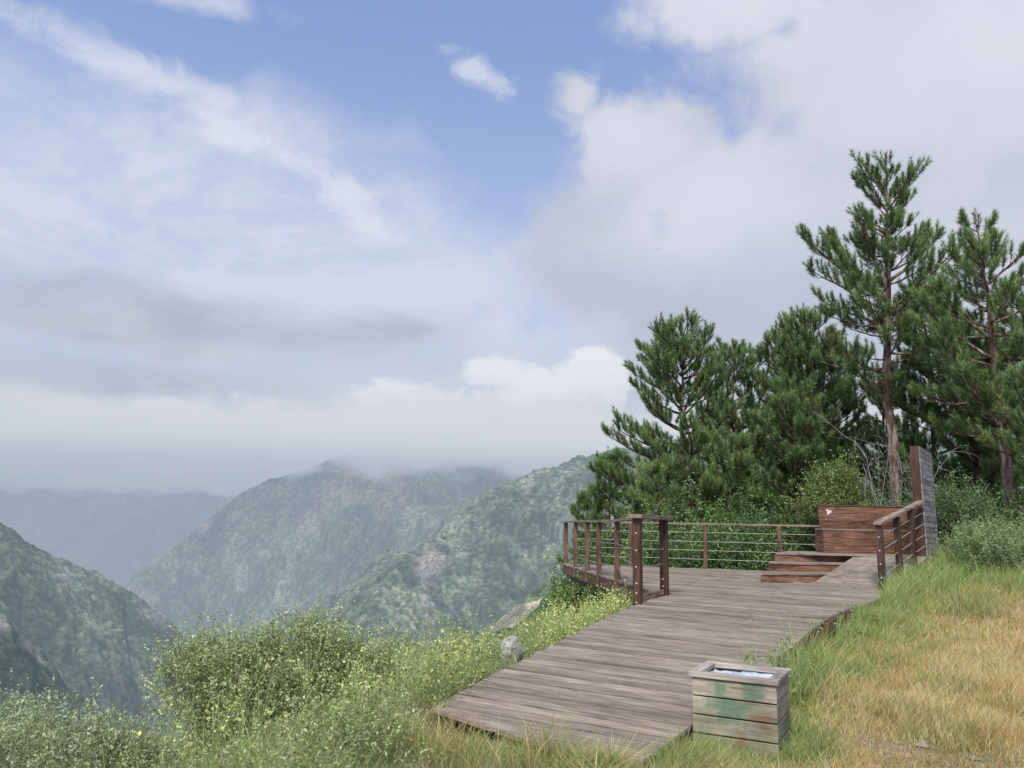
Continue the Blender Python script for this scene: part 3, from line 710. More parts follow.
# bin surround and deck front: longer tufts with dry ends
x, y, r0 = scatter(26000, -1.4, 2.9, 4.4, 6.9, 6, 1.2)
edl = polydist(x, y, EDGE)
fd_ = np.abs((x-K[0])*A_[0]+(y-K[1])*A_[1]+4.62)
kp = free(x, y) & ((np.hypot(x-1.75, y-5.95) < .75) | (fd_ < .34)) & (edl[0]*edl[1] < .5); x, y = x[kp], y[kp]; n = len(x)
nz = fbm(x*2.3, y*2.3, 3, 61); t = r0.random(n)[:, None]
col = np.where((r0.random(n)[:, None] < np.clip(.45+1.6*(nz[:, None]-.42), .1, .9)), straw*(.6+.5*t), green*1.05*(1-t)+lgreen*t)
H = (.08+.20*nz)*r0.uniform(.4, 1.2, n)*np.where(np.hypot(x-1.75, y-5.95) < .8, .62, 1.25+.5*(x < .2))
parts.append(blades(np.stack([x, y, ground(x, y)-.02], 1), H, np.full(n, .006)*r0.uniform(.6, 1.5, n), col, .75, 2))
# tufts leaning over the left and front edges of the ramp
t = r0.random(9000); lft = r0.random(9000) < .55; s_e = np.where(lft, -4.3*t+.1, -4.56+.42*(1-t)); l_e = np.where(lft, -.02-r0.gamma(1.3, .05, 9000), 2.0*t); s_e = np.where(lft, s_e, s_e-r0.gamma(1.3, .06, 9000))
ex = K[0]+A_[0]*s_e+B_[0]*l_e; ey = K[1]+A_[1]*s_e+B_[1]*l_e; cl = fbm(ex*3.1, ey*3.1, 3, 97); t = r0.random(9000)[:, None]
kp = free(ex, ey) & ~stony(ex, ey) & (cl > .40)
parts.append(blades(np.stack([ex, ey, ground(ex, ey)-.02], 1)[kp], ((.12+.55*np.clip(cl-.35, 0, 1))*r0.uniform(.6, 1.4, 9000))[kp], r0.uniform(.004, .008, 9000)[kp], np.where((r0.random(9000) < .45)[:, None], straw*(.6+.5*t), green*(1-t)+lgreen*t)[kp], .8, 33, (.35, .15)))
V, T, C = join(parts)
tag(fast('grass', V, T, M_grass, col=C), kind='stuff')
# loose stones and litter on the worn ground
r0 = np.random.default_rng(91); px_ = r0.uniform(2.2, 5.5, 380); py_ = r0.uniform(4.6, 6.4, 380); sz_ = r0.gamma(2, .005, 380)+.006
O8 = np.array([(1, 0, 0), (0, 1, 0), (-1, 0, 0), (0, -1, 0), (0, 0, .7), (0, 0, -.7)]); T8 = np.array([(0, 1, 4), (1, 2, 4), (2, 3, 4), (3, 0, 4), (1, 0, 5), (2, 1, 5), (3, 2, 5), (0, 3, 5)])
P_ = np.stack([px_, py_, ground(px_, py_)+sz_*.2], 1); ra_ = r0.uniform(0, 6.28, 380); O_ = O8[None]*r0.uniform(.6, 1.4, (380, 6, 1))
O_ = np.stack([O_[..., 0]*np.cos(ra_)[:, None]-O_[..., 1]*np.sin(ra_)[:, None], O_[..., 0]*np.sin(ra_)[:, None]+O_[..., 1]*np.cos(ra_)[:, None], O_[..., 2]], -1)
V = (P_[:, None]+O_*sz_[:, None, None]).reshape(-1, 3); T = (np.arange(380)[:, None, None]*6+T8[None]).reshape(-1, 3)
tag(fast('gravel', V, T, M_slab), kind='stuff')

# --- left slope: pale tall grass
x, y, r0 = scatter(400000, -9, 2.6, 3.4, 21, 8, 1.5)
edl = polydist(x, y, EDGE); dl = edl[0]*edl[1]
kp = free(x, y) & (~stony(x, y) | (r0.random(len(x)) < .25)) & (dl > -1.6) & (dl < 4.5) & (x > -.85*y-1.5) & ~((x > .2) & (y < 8.0)); x, y, dl = x[kp], y[kp], dl[kp]; n = len(x)
nz = fbm(x*.8, y*.8, 3, 71); t = r0.random(n)[:, None]
H = (.22+.40*nz)*r0.uniform(.4, 1.3, n)*(1 + .25*sstep(.5, 3, dl))*(1-.35*sstep(8, 10, y)); H *= 1-.6*sstep(.0, -.8, dl)
sage = np.array([.42, .47, .265]); fresh = np.array([.32, .42, .14]); straw2 = np.array([.58, .50, .30])
col = np.where(r0.random(n)[:, None] < .52, sage*(.7+.6*t), fresh*(.7+.6*t)); col = np.where((r0.random(n) < .16+.35*(nz-.5)+.25*sstep(.2, -.6, dl))[:, None], straw2*(.7+.5*t), col)
V, T, C = blades(np.stack([x, y, ground(x, y)-.02], 1), H, np.clip(y*.0008, .004, .012)*r0.uniform(.6, 1.5, n), col, .5, 3, (.15, 0))
xw = r0.uniform(-6.5, .9, 42000); yw = r0.uniform(4.3, 12, 42000); ew = polydist(xw, yw, EDGE); dw = ew[0]*ew[1]; cw = fbm(xw*1.3, yw*1.3, 3, 54)
kp = free(xw, yw) & ~stony(xw, yw) & (dw > -.3) & (dw < 3.0) & (cw > .42) & ~((xw > 0) & (yw < 8)); xw, yw, cw = xw[kp], yw[kp], cw[kp]; nw = len(xw)
V2, T2, C2 = blades(np.stack([xw, yw, ground(xw, yw)-.02], 1), (.35+.75*(cw-.3))*r0.uniform(.6, 1.3, nw)*np.where(yw > 8.5, .7, 1), np.clip(yw*.0007, .003, .007), np.array([.52, .53, .30])*r0.uniform(.75, 1.25, (nw, 1)), .35, 14, (.1, 0))
V, T, C = join([(V, T, C), (V2, T2, C2)])
tag(fast('slope_grass', V, T, M_grass, col=C), kind='stuff')

# --- yellow flowering mustard
def mustard(x, y, z, hgt, seed, fl=12, fs=.019, colf=(.74, .72, .30)):
    r0 = np.random.default_rng(seed); n = len(x); P = np.stack([x, y, z], 1); parts = []
    lean = np.stack([r0.normal(0, .13, n), r0.normal(0, .13, n), np.ones(n)], 1)
    stem = np.array([.36, .43, .18])
    tipP = P + lean*hgt[:, None]
    th = r0.uniform(0, 6.28, n); sd = np.stack([np.cos(th), np.sin(th), 0*th], 1)*(.0022+.00028*y)[:, None]
    V = np.stack([P-sd, P+sd, tipP+sd*.6, tipP-sd*.6], 1).reshape(-1, 3); i = np.arange(n)[:, None]*4
    parts.append((V, np.concatenate([i+np.array([[0, 1, 2]]), i+np.array([[0, 2, 3]])]), np.tile(stem, (n*4, 1))))
    # side shoots
    nb = 4
    for k_ in range(nb):
        f0 = r0.uniform(.35, .8, n)[:, None]; a = r0.uniform(0, 6.28, n); L_ = (hgt*r0.uniform(.2, .42, n))[:, None]
        s0 = P + lean*hgt[:, None]*f0; e0 = s0 + np.stack([.55*np.cos(a), .55*np.sin(a), np.ones(n)], 1)*L_
        V = np.stack([s0-sd*.6, s0+sd*.6, e0+sd*.4, e0-sd*.4], 1).reshape(-1, 3)
        parts.append((V, np.concatenate([i+np.array([[0, 1, 2]]), i+np.array([[0, 2, 3]])]), np.tile(stem*1.15, (n*4, 1))))
        m_ = fl//nb
        Q = np.repeat(e0, m_, 0) + r0.normal(0, 1, (n*m_, 3))*np.array([.022, .022, .04])
        cf = np.array(colf)*r0.uniform(.7, 1.25, (n*m_, 1))*np.where(r0.random((n*m_, 1)) < .25, np.array([.6, .75, .6]), 1.)
        parts.append(diamonds(Q, fs*r0.uniform(.6, 1.4, n*m_)*(1+.03*Q[:, 1]), cf, np.array([0, -.3, .8]), .9, seed+k_))
    m_ = 7
    Q = np.repeat(P, m_, 0) + np.repeat(lean*hgt[:, None], m_, 0)*r0.uniform(.08, .8, (n*m_, 1)) + r0.normal(0, .035, (n*m_, 3))
    parts.append(diamonds(Q, r0.uniform(.03, .075, n*m_), np.array([.25, .34, .11])*r0.uniform(.6, 1.5, (n*m_, 1)), np.array([0, 0, .6]), .38, seed+31))
    return join(parts)
r0 = np.random.default_rng(15)
t = r0.random(1000); off = r0.gamma(1.6, .42, 1000)
lx = 1.55*t + (-.55)*(1-t); ly = 10.15*t + 6.2*(1-t)
x = lx - off*.83; y = ly + off*.56
kp = free(x, y); x1, y1 = x[kp], y[kp]
t = r0.random(900); off = r0.gamma(1.5, .45, 900)
x2 = 2.1*(1-t)+1.45*t-.12-off; y2 = 11.6*(1-t)+18.5*t
x3 = r0.uniform(-7, -.4, 480); y3 = r0.uniform(4.3, 9.5, 480); e3 = polydist(x3, y3, EDGE); k3 = (e3[0]*e3[1] > .1) & (e3[0] < 3.2); x3, y3 = x3[k3], y3[k3]
x = np.concatenate([x1, x2, x3]); y = np.concatenate([y1, y2, y3])
hg = np.concatenate([r0.uniform(.30, .66, len(x1)), r0.uniform(.35, .85, len(x2)), r0.uniform(.45, .95, len(x3))])
kp = free(x, y) & ~stony(x, y); x, y, hg = x[kp], y[kp], hg[kp]
V, T, C = mustard(x, y, ground(x, y)-.02, hg, 50)
tag(fast('mustard_flowers', V, T, M_petal, col=C), kind='stuff')
# tall thin seed heads round the bin, on the deck edge and in the notch behind the gate posts
xs = np.concatenate([r0.uniform(1.6, 2.5, 80), r0.normal(3.5, .35, 26), r0.normal(1.85, .07, 26)])
ys = np.concatenate([r0.uniform(6.5, 7.4, 80), r0.normal(8.6, .3, 26), r0.normal(11.6, .2, 26)])
hs = np.concatenate([r0.uniform(.4, .85, 80), r0.uniform(.4, .7, 26), r0.uniform(.35, .6, 26)])
kp = free(xs, ys); V, T, C = mustard(xs[kp], ys[kp], ground(xs[kp], ys[kp]), hs[kp], 70, 10, .011, (.5, .5, .36))
tag(fast('seed_heads', V, T, M_petal, col=C), kind='stuff')

# ------------------------------------------------------------------ shrubs
def leaf_cloud(blobs, n, size, cols, seed, asp=.45, shell=.55, sprig=0.):
    """blobs: (cx,cy,cz, rx,ry,rz); leaves bunched on sprigs through the volume, thicker to the outside"""
    r0 = np.random.default_rng(seed); B = np.array(blobs, float); vol = B[:, 3]*B[:, 4]*B[:, 5]; vol = vol**.8/np.sum(vol**.8)
    ns = max(30, n//22); kk = r0.choice(len(B), ns, p=vol)
    d = nrm(r0.normal(size=(ns, 3))); d[:, 2] = np.where(d[:, 2] < -.35, -d[:, 2], d[:, 2]); rad = r0.random(ns)**(1/3)*(1-shell)+shell*r0.uniform(.75, 1.05, ns)
    lump = .55+.85*fbm(d[:, 0]*3.2+kk*3.7, d[:, 1]*3.2+d[:, 2]*2.7, 3, seed)
    S = B[kk, :3] + d*(rad*lump)[:, None]*B[kk, 3:]
    out = nrm(d + np.array([0, 0, .7]) + r0.normal(0, .35, (ns, 3)))
    L = np.clip(r0.gamma(2.2, .5, ns), 0, 2.4)*size*7
    m_ = n//ns; u = r0.random((ns, m_))
    P = S[:, None] + out[:, None]*(u*L[:, None])[..., None] + r0.normal(0, 1, (ns, m_, 3))*size*(.55+.6*(1-u))[..., None]
    C0 = np.array(cols, float); ci = r0.integers(0, len(C0), ns)
    shade = (.55 + .55*np.clip((rad*lump-.35)/.65, 0, 1))*r0.uniform(.75, 1.25, ns)  # darker inside the clump: leaf shade put into the colour
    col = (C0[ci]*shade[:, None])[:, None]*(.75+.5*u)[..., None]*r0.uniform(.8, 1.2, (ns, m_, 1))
    P = P.reshape(-1, 3); col = col.reshape(-1, 3)
    e = S + out*L[:, None]*.95; a0 = S - out*size*2; sd = nrm(np.cross(out, r0.normal(size=(ns, 3))))*size*.09
    TV = np.stack([a0-sd, a0+sd, e], 1).reshape(-1, 3); TT = np.arange(ns*3).reshape(-1, 3)
    return join([diamonds(P, size*r0.uniform(.6, 1.5, len(P)), col, np.array([0, -.15, .5]), asp, seed+3), (TV, TT, np.tile(C0.mean(0)*np.array([.75, .6, .6]), (ns*3, 1)))]), S
def shrub(name, label, cat, base, blobs, n, size, cols, seed, group=None, asp=.45, stems=10, shell=.5):
    o = thing(name, label, cat, base, group); bl = [(base[0]+b_[0], base[1]+b_[1], base[2]+b_[2], *b_[3:]) for b_ in blobs]
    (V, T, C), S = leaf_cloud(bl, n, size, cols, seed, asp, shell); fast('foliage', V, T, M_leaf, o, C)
    r0 = np.random.default_rng(seed+1); tb = Tubes()
    for i in range(stems):
        e = S[r0.integers(len(S))]; a = np.array(base)+np.array([*r0.normal(0, .08, 2), -.1]); mid = a*.45+e*.55+r0.normal(0, .06, 3)-np.array([0, 0, .05])
        tb.add([a, a*.6+mid*.4+r0.normal(0, .02, 3), mid, e], np.array([.022, .017, .012, .005])*(1+.02*base[1]), 5)
    tb.build('stems', M_stem, o); return o
SAGE = [(.36, .41, .225), (.42, .465, .27), (.28, .345, .165), (.47, .50, .31)]
OLV = [(.32, .38, .165), (.40, .455, .22), (.48, .51, .28), (.22, .28, .11)]
def gp(x, y): return (x, y, gz(x, y))
def top_at(x, y, z): return z-gz(x, y)
x, y = -2.5, 7.3; h = top_at(x, y, -.17)
shrub('shrub', 'broad olive green shrub with dark gaps, left of the taller leafy shrub', 'shrub', gp(x, y), [(0, 0, h*.60, .5, .5, h*.40), (-.35, .1, h*.72, .3, .3, h*.26), (.25, -.2, h*.45, .5, .5, h*.42)], 36000, .024, OLV, 101)
x, y = -1.8, 7.5; h = top_at(x, y, -.02)
shrub('shrub', 'taller leafy olive shrub with a pointed top at the middle of the flowering slope', 'shrub', gp(x, y), [(0, 0, h*.5, .6, .55, h*.42), (-.03, 0, h*.82, .22, .22, h*.20), (.5, 0, h*.42, .5, .5, h*.38)], 36000, .024, OLV, 102)
x, y = -3.25, 5.95; h = top_at(x, y, -.46)
shrub('shrub', 'pale sage shrub low at the far left of the slope', 'shrub', gp(x, y), [(0, 0, h*.55, .6, .5, h*.42), (.45, .1, h*.5, .4, .4, h*.40), (-.5, 0, h*.4, .5, .45, h*.38)], 30000, .023, SAGE, 103)
x, y = -1.05, 8.2; h = top_at(x, y, -.42)
shrub('shrub', 'small grey green shrub between the leafy shrub and the mustard flowers', 'shrub', gp(x, y), [(0, 0, h*.5, .5, .45, h*.45)], 18000, .028, SAGE, 104)
x, y = -4.7, 7.6; h = top_at(x, y, -.85)
shrub('shrub', 'dark green shrub in the lower left corner below the wooded hill', 'shrub', gp(x, y), [(0, 0, h*.5, .9, .7, h*.45)], 20000, .025, SAGE, 105)
x, y = 1.0, 14.3; h = top_at(x, y, -.33)
shrub('shrub', 'dark broadleaf shrub under the left deck edge', 'shrub', gp(x, y), [(0, 0, h*.66, .33, .4, h*.34), (.2, .4, h*.5, .4, .5, h*.40)], 3200, .05, [(.09, .16, .045), (.15, .24, .06), (.22, .31, .09)], 106, asp=.6)
r0 = np.random.default_rng(77); bx_ = r0.uniform(-6.5, .6, 900); by_ = r0.uniform(4.2, 12.5, 900); e_ = polydist(bx_, by_, EDGE); dl_ = e_[0]*e_[1]
kp = free(bx_, by_) & ~stony(bx_, by_) & (dl_ > -.35) & (dl_ < 3.2) & (bx_ > -.8*by_-.5) & ~((bx_ > .0) & (by_ < 8)); bx_, by_ = bx_[kp][:260], by_[kp][:260]
hh_ = r0.uniform(.14, .34, len(bx_)); rr2 = r0.uniform(.14, .36, len(bx_)); gzz = ground(bx_, by_)
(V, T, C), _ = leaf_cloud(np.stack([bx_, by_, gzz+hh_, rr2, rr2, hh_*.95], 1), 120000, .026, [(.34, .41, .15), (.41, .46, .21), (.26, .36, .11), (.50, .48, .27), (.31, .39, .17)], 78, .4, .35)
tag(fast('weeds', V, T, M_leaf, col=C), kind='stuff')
# silvery shrubs at the right
x, y = 8.55, 14.0; h = 1.0
shrub('shrub', 'silvery green shrub to the right of the grey screen', 'shrub', gp(x, y), [(.1, 0, .42, .5, .45, .42), (.75, .1, .36, .6, .5, .38), (.15, .5, .66, .4, .4, .33), (-.2, .3, .5, .3, .3, .36)], 22000, .032, [(.28, .36, .17), (.34, .42, .22), (.21, .29, .12)], 107)
x, y = 10.3, 15.2
shrub('shrub', 'grey green low shrub at the right picture edge under the pine', 'shrub', gp(x, y), [(0, 0, .45, .9, .7, .5)], 16000, .036, [(.26, .33, .16), (.31, .38, .21), (.19, .26, .11)], 108)
x, y = 9.9, 17.6
shrub('shrub', 'fresh green shrub just behind the grey screen', 'shrub', gp(x, y), [(0, 0, .75, .7, .7, .75), (.5, .4, 1.1, .6, .6, .6)], 16000, .045, [(.09, .145, .055), (.13, .19, .075), (.18, .245, .10)], 109)
x, y = 8.3, 20.6
o = shrub('shrub', 'yellow green bush standing behind the bench', 'bush', gp(x, y), [(.5, 0, 3.1, .45, .5, .45), (.4, 0, 2.4, .6, .6, .6), (.0, .2, 2.3, .5, .5, .5)], 9000, .06, [(.20, .26, .085), (.25, .31, .11), (.15, .21, .065)], 110)
GRN = [(.10, .17, .058), (.14, .225, .075), (.19, .285, .095), (.075, .13, .045)]; LGR = [(.15, .25, .075), (.20, .31, .10), (.11, .20, .06)]
under = [  # x, y, top z, half width, palette, label
 (3.4, 22.4, 1.25, 1.0, GRN, 'dark green bush behind the left end of the back railing'),
 (4.9, 22.8, 1.6, 1.1, GRN, 'rounded dark bush under the left pine behind the back railing'),
 (6.1, 21.6, 1.45, .9, LGR, 'light green bush in the middle of the back railing'),
 (7.1, 22.6, 1.3, 1.0, GRN, 'low bush between the light green bush and the bench'),
 (5.4, 20.9, .75, .9, GRN, 'low leafy bush pressed against the back railing'),
 (3.9, 21.6, .8, .9, LGR, 'pale leafy bush seen through the gate posts'),
 (2.5, 23.2, .7, .9, GRN, 'bush below the left corner of the deck'),
 (9.4, 21.8, 2.0, 1.1, GRN, 'dark bush behind the bench back'),
 (11.6, 19.6, 1.5, 1.2, GRN, 'dense bush in the shade right of the grey screen'),
 (13.6, 19.2, 1.6, 1.3, GRN, 'dark bush at the foot of the forked pine'),
 (15.2, 20.2, 2.2, 1.5, GRN, 'big dark bush at the right picture edge'),
 (7.7, 24.6, 2.6, 1.3, GRN, 'tall dark bush deep behind the bench'),
 (10.2, 25.6, 3.4, 1.5, GRN, 'tall dark thicket behind the pale pine trunk'),
 (11.7, 27.0, 3.9, 1.5, GRN, 'tall dark thicket closing the gap behind the bare shrub'),
 (11.2, 22.0, 2.0, 1.3, GRN, 'broad dark bush behind the dead branches right of the screen'),
 (14.6, 24.0, 3.0, 1.6, GRN, 'tall dark thicket behind the forked pine'),
 (12.6, 24.6, 3.2, 1.5, GRN, 'tall dark thicket between the right hand pines'),
]
for i, (x, y, zt, hw, pal_, lab) in enumerate(under):
    b_ = gp(x, y); h = zt-b_[2]
    shrub('bush', lab, 'bush', b_, [(0, 0, h*.52, hw, hw*.8, h*.46), (.5*hw, -.2, h*.40, hw*.8, hw*.6, h*.38), (-.5*hw, .1, h*.42, hw*.8, hw*.7, h*.38)], 8500, .075, pal_, 200+i, asp=.5, shell=.45)

# ------------------------------------------------------------------ pines
def needles(Bp, Ax, Ln, m_, seed, tone, wid=.0155, nl=.15):
    r0 = np.random.default_rng(seed); n = len(Bp); Ax = nrm(Ax)
    t = r0.random((n, m_))**.8; th = r0.uniform(0, 6.283, (n, m_))
    ref = np.where(np.abs(Ax[:, 2:]) > .9, np.array([[1., 0, 0]]), np.array([[0, 0, 1.]])); a = nrm(np.cross(Ax, ref)); c = np.cross(Ax, a)
    rd_ = np.cos(th)[..., None]*a[:, None] + np.sin(th)[..., None]*c[:, None]
    base = Bp[:, None] + Ax[:, None]*(t*Ln[:, None])[..., None]
    dirn = nrm(Ax[:, None]*(.55+.55*t)[..., None] + rd_*(1.05-.45*t)[..., None] + r0.normal(0, .16, (n, m_, 3)))
    L = nl*r0.uniform(.7, 1.25, (n, m_, 1)); sd = nrm(np.cross(dirn, r0.normal(size=(n, m_, 3))))*wid*.5
    V = np.stack([base-sd, base+sd, base+dirn*L], 2).reshape(-1, 3); T = np.arange(n*m_*3).reshape(-1, 3)
    pal_ = np.array([(.08, .135, .056), (.155, .245, .095), (.25, .355, .135), (.38, .48, .20)]); 
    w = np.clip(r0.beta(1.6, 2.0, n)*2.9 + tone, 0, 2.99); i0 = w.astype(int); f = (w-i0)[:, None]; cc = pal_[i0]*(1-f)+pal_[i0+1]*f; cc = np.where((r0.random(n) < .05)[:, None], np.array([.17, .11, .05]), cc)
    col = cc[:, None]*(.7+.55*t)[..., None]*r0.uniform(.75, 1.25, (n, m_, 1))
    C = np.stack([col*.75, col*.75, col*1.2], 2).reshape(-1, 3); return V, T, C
def branch(r0, p, azm, L, p0, p1, r, tb, tufts, dens=1., first=.28):
    k_ = 7; seg = L/k_; pts = [np.array(p, float)]; az_ = azm; dirs = []
    for i in range(k_):
        u = (i+.5)/k_; pt = p0+(p1-p0)*u + r0.normal(0, .06); az_ += r0.normal(0, .11)
        d = np.array([math.cos(pt)*math.cos(az_), math.cos(pt)*math.sin(az_), math.sin(pt)]); dirs.append(d); pts.append(pts[-1]+d*seg)
    P = np.array(pts); tb.add(P, np.linspace(r, .012, k_+1), 5)
    ns = max(4, int(L*7.*dens))
    for i in range(ns):
        u = first + (1-first)*(i+r0.random())/ns; q_ = min(int(u*k_), k_-1); b_ = P[q_]+(P[q_+1]-P[q_])*(u*k_-q_); d = dirs[q_]
        a2 = math.atan2(d[1], d[0]) + (1 if i % 2 else -1)*r0.uniform(.5, 1.2); pt = r0.uniform(.25, .95)
        l_ = (.2 + .30*L*(1.05-u)*.6)*r0.uniform(.6, 1.3)
        sd = np.array([math.cos(pt)*math.cos(a2), math.cos(pt)*math.sin(a2), math.sin(pt)]); e = b_ + sd*l_
        if l_ > .3: tb.add([b_, b_+sd*l_*.5+np.array([0, 0, -.02]), e], [.013, .010, .007], 4)
        tl = r0.uniform(.22, .42); tufts.append((b_+sd*l_*.55, nrm(sd+np.array([0, 0, .5])), tl)); tufts.append((e-sd*.05, nrm(sd*.6+np.array([0, 0, .9])), tl*1.1))
        if l_ > .4: tufts.append((b_+sd*l_*.3, nrm(sd+np.array([0, 0, .9])+r0.normal(0, .4, 3)), tl*.9))
    for j in range(3): tufts.append((P[-1]-dirs[-1]*.08, nrm(dirs[-1]+np.array([0, 0, .7])+r0.normal(0, .33*(j > 0), 3)), r0.uniform(.32, .5)))
def pine(name, label, base, H, cb, Rm, seed, lean=(0, 0), spacing=.5, nbr=4, arms=(), prof=.75, dens=1., m_=58, prf=None, tone=0., mat=None, rt=.14, group=None, topr=.35, dead=8, sides=None):
    r0 = np.random.default_rng(seed); o = thing(name, label, 'tree', base, group); base = np.array(base, float)
    k_ = 14; hs = np.linspace(0, 1, k_); wob = np.cumsum(r0.normal(0, .035, (k_, 2)), 0); wob -= wob[0]
    axis = np.stack([base[0]+lean[0]*hs**1.4+wob[:, 0], base[1]+lean[1]*hs+wob[:, 1], base[2]-.3+(H+.3)*hs], 1)
    tk = Tubes(); tk.add(axis, rt*(1-hs)**.8*.95+.014, 9); tk.build('trunk', mat or M_bark, o)
    def at_h(f): j = min(int(f*(k_-1)), k_-2); u = f*(k_-1)-j; return axis[j]*(1-u)+axis[j+1]*u
    tb = Tubes(); tufts = []
    h = cb*H; ph = r0.uniform(0, 6.28)
    while h < H*.985:
        t = (h/H-cb)/(1-cb); n_ = max(3, nbr + r0.integers(-1, 2)); ph += 1.1
        for j in range(n_):
            if r0.random() < .12: continue
            a = ph + j*6.283/n_ + r0.normal(0, .3); L = 1.07*np.interp(t, *prf)*r0.uniform(.4, 1.35) if prf else 1.08*Rm*((1-t)**prof*(.62+.38*min(1, t*5+.45)))*r0.uniform(.45, 1.3) + topr*r0.uniform(.6, 1.2)
            if sides: L *= 1 + sides*math.cos(a)
            branch(r0, at_h(h/H)+np.array([0, 0, r0.normal(0, .08)]), a, L, R(0+30*t)+r0.normal(0, .18), R(26+32*t), .013+.016*L, tb, tufts, dens)
        h += spacing*r0.uniform(.75, 1.2)*(1-.25*t)
    for (f, a, L, p0, p1) in arms: branch(r0, at_h(f), R(a), L, R(p0), R(p1), .02+.02*L, tb, tufts, 1.25, .35)
    for j in range(5): tufts.append((axis[-1]-np.array([0, 0, .1*j]), nrm(np.array([0, 0, 1.])+r0.normal(0, .3*(j > 0), 3)), .5))
    for j in range(dead):                                     # bare snags below the crown
        f = r0.uniform(.28, max(.3, cb+.08)); a = r0.uniform(0, 6.28); L = r0.uniform(.5, 1.5); p = at_h(f)
        d = np.array([math.cos(a), math.sin(a), r0.uniform(-.25, .3)]); tb.add([p, p+d*L*.5+np.array([0, 0, .04]), p+d*L+np.array([0, 0, -.08])], [.018, .012, .004], 4)
    tb.build('limbs', mat or M_bark, o)
    Bp = np.array([t[0] for t in tufts]); Ax = np.array([t[1] for t in tufts]); Ln = np.array([t[2] for t in tufts])
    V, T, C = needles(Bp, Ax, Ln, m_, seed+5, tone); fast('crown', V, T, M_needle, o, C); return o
def place(x, y, zt): g_ = gz(x, y); return (x, y, g_), zt-g_

b_, H = place(11.35, 23, 12.15)
pine('pine_tree', 'tallest pine with ragged open top and a pale flaking lower trunk', b_, H, .48, 1.75, 301, (.5, 0), .44, 4, prf=((0, .12, .3, .45, .55, .62, .7, .8, .9, 1), (.9, 1.8, 2.1, 1.9, 1.4, .8, .6, .95, .9, .4)),
     arms=[(.70, 178, 3.2, 25, 50), (.69, 150, 2.9, 42, 75), (.74, 2, 2.1, 32, 70), (.73, 195, 2.2, 52, 80), (.72, 185, 1.9, 58, 82), (.66, 5, 2.2, 30, 60), (.70, 172, 2.5, 38, 70)], mat=M_barkpale, rt=.2, topr=.25, tone=-.1)
b_, H = place(5.95, 27, 8.1)
pine('pine_tree', 'broad pine on its own at the left of the pines, behind the gate posts', b_, H, .42, 2.1, 302, (.3, 0), .5, 5, prf=((0, .15, .35, .6, .85, 1), (2.1, 2.6, 2.4, 1.8, 1.2, .5)), arms=[(.5, 178, 3.1, 8, 40), (.6, 170, 2.1, 25, 55), (.88, 10, 1.5, 40, 70), (.86, 170, 1.3, 45, 70), (.46, 182, 2.9, 2, 35)], tone=.05, rt=.15)
b_, H = place(8.5, 28.5, 7.5)
pine('pine_tree', 'pine leaning against the right side of the broad left pine', b_, H, .34, 1.1, 303, (.15, 0), .5, 4, prf=((0, .4, .8, 1), (1.2, 1.4, 1.0, .4)), rt=.11)
b_, H = place(9.1, 29.5, 7.7)
pine('pine_tree', 'thin sparse pine right of the broad left pine', b_, H, .3, 1.1, 320, (.15, 0), .6, 3, prof=.5, dens=.8, rt=.1)
b_, H = place(9.7, 27.5, 8.0)
pine('pine_tree', 'dark slender pine between the sparse pine and the dense middle pine', b_, H, .3, 1.2, 321, (.1, 0), .5, 4, prf=((0, .4, .8, 1), (1.4, 1.4, .9, .3)), rt=.11, tone=-.1)
b_, H = place(11.0, 27, 8.6)
pine('pine_tree', 'dense middle pine left of the tallest pine', b_, H, .33, 1.75, 304, (-.5, 0), .46, 5, prf=((0, .3, .7, 1), (1.6, 2.0, 1.5, .6)), tone=.1)
b_, H = place(12.85, 20, 9.3)
pine('pine_tree', 'leaning pine with forked trunk at the right, its top a lone spike', b_, H, .40, 1.35, 305, (-.2, 0), .42, 4, prf=((0, .2, .5, .72, .82, 1), (1.7, 2.0, 1.7, 1.1, .35, .2)), arms=[(.42, 10, 2.4, 35, 60), (.45, 172, 2.6, 35, 60), (.40, 200, 2.0, 25, 50), (.66, 178, 1.9, 30, 60), (.60, 170, 2.2, 30, 60)], mat=M_barkpale, rt=.17, tone=.25)
b_, H = place(14.7, 21.5, 7.7)
pine('pine_tree', 'pine cut by the right picture edge', b_, H, .36, 1.5, 306, (0, 0), .46, 5, prof=.4, tone=.15)
b_, H = place(3.15, 32, 2.4)
pine('pine_tree', 'smallest young pine beyond the left corner of the deck', b_, H, .35, .85, 307, (0, 0), .5, 4, prof=.7, dens=1.1, rt=.09)
b_, H = place(4.05, 29.5, 3.5)
pine('pine_tree', 'young pine half hidden left of the broad pine', b_, H, .3, .9, 308, (-.1, 0), .45, 5, prof=.6, rt=.1, tone=.2)
b_, H = place(5.0, 25.5, 2.6)
pine('pine_tree', 'bushy low pine in front of the broad left pine', b_, H, .3, 1.4, 309, (0, 0), .42, 5, prof=.5, rt=.12, tone=.6)
b_, H = place(7.1, 25.5, 3.9)
pine('pine_tree', 'bright green young pine right of the broad pine trunk', b_, H, .25, 1.6, 310, (0, 0), .42, 5, prof=.5, rt=.12, tone=.6)
b_, H = place(9.1, 24.5, 5.2)
pine('pine_tree', 'full dark pine behind the bench left of the pale trunk', b_, H, .25, 1.5, 311, (0, 0), .46, 5, prof=.45, rt=.12, tone=-.1)
b_, H = place(13.4, 24.5, 8.7)
pine('pine_tree', 'slim pine in the gap right of the tallest pine', b_, H, .3, 1.3, 312, (0, 0), .46, 4, prf=((0, .4, .8, 1), (1.6, 1.6, 1.1, .4)), rt=.12)
b_, H = place(13.3, 18.9, 4.6)
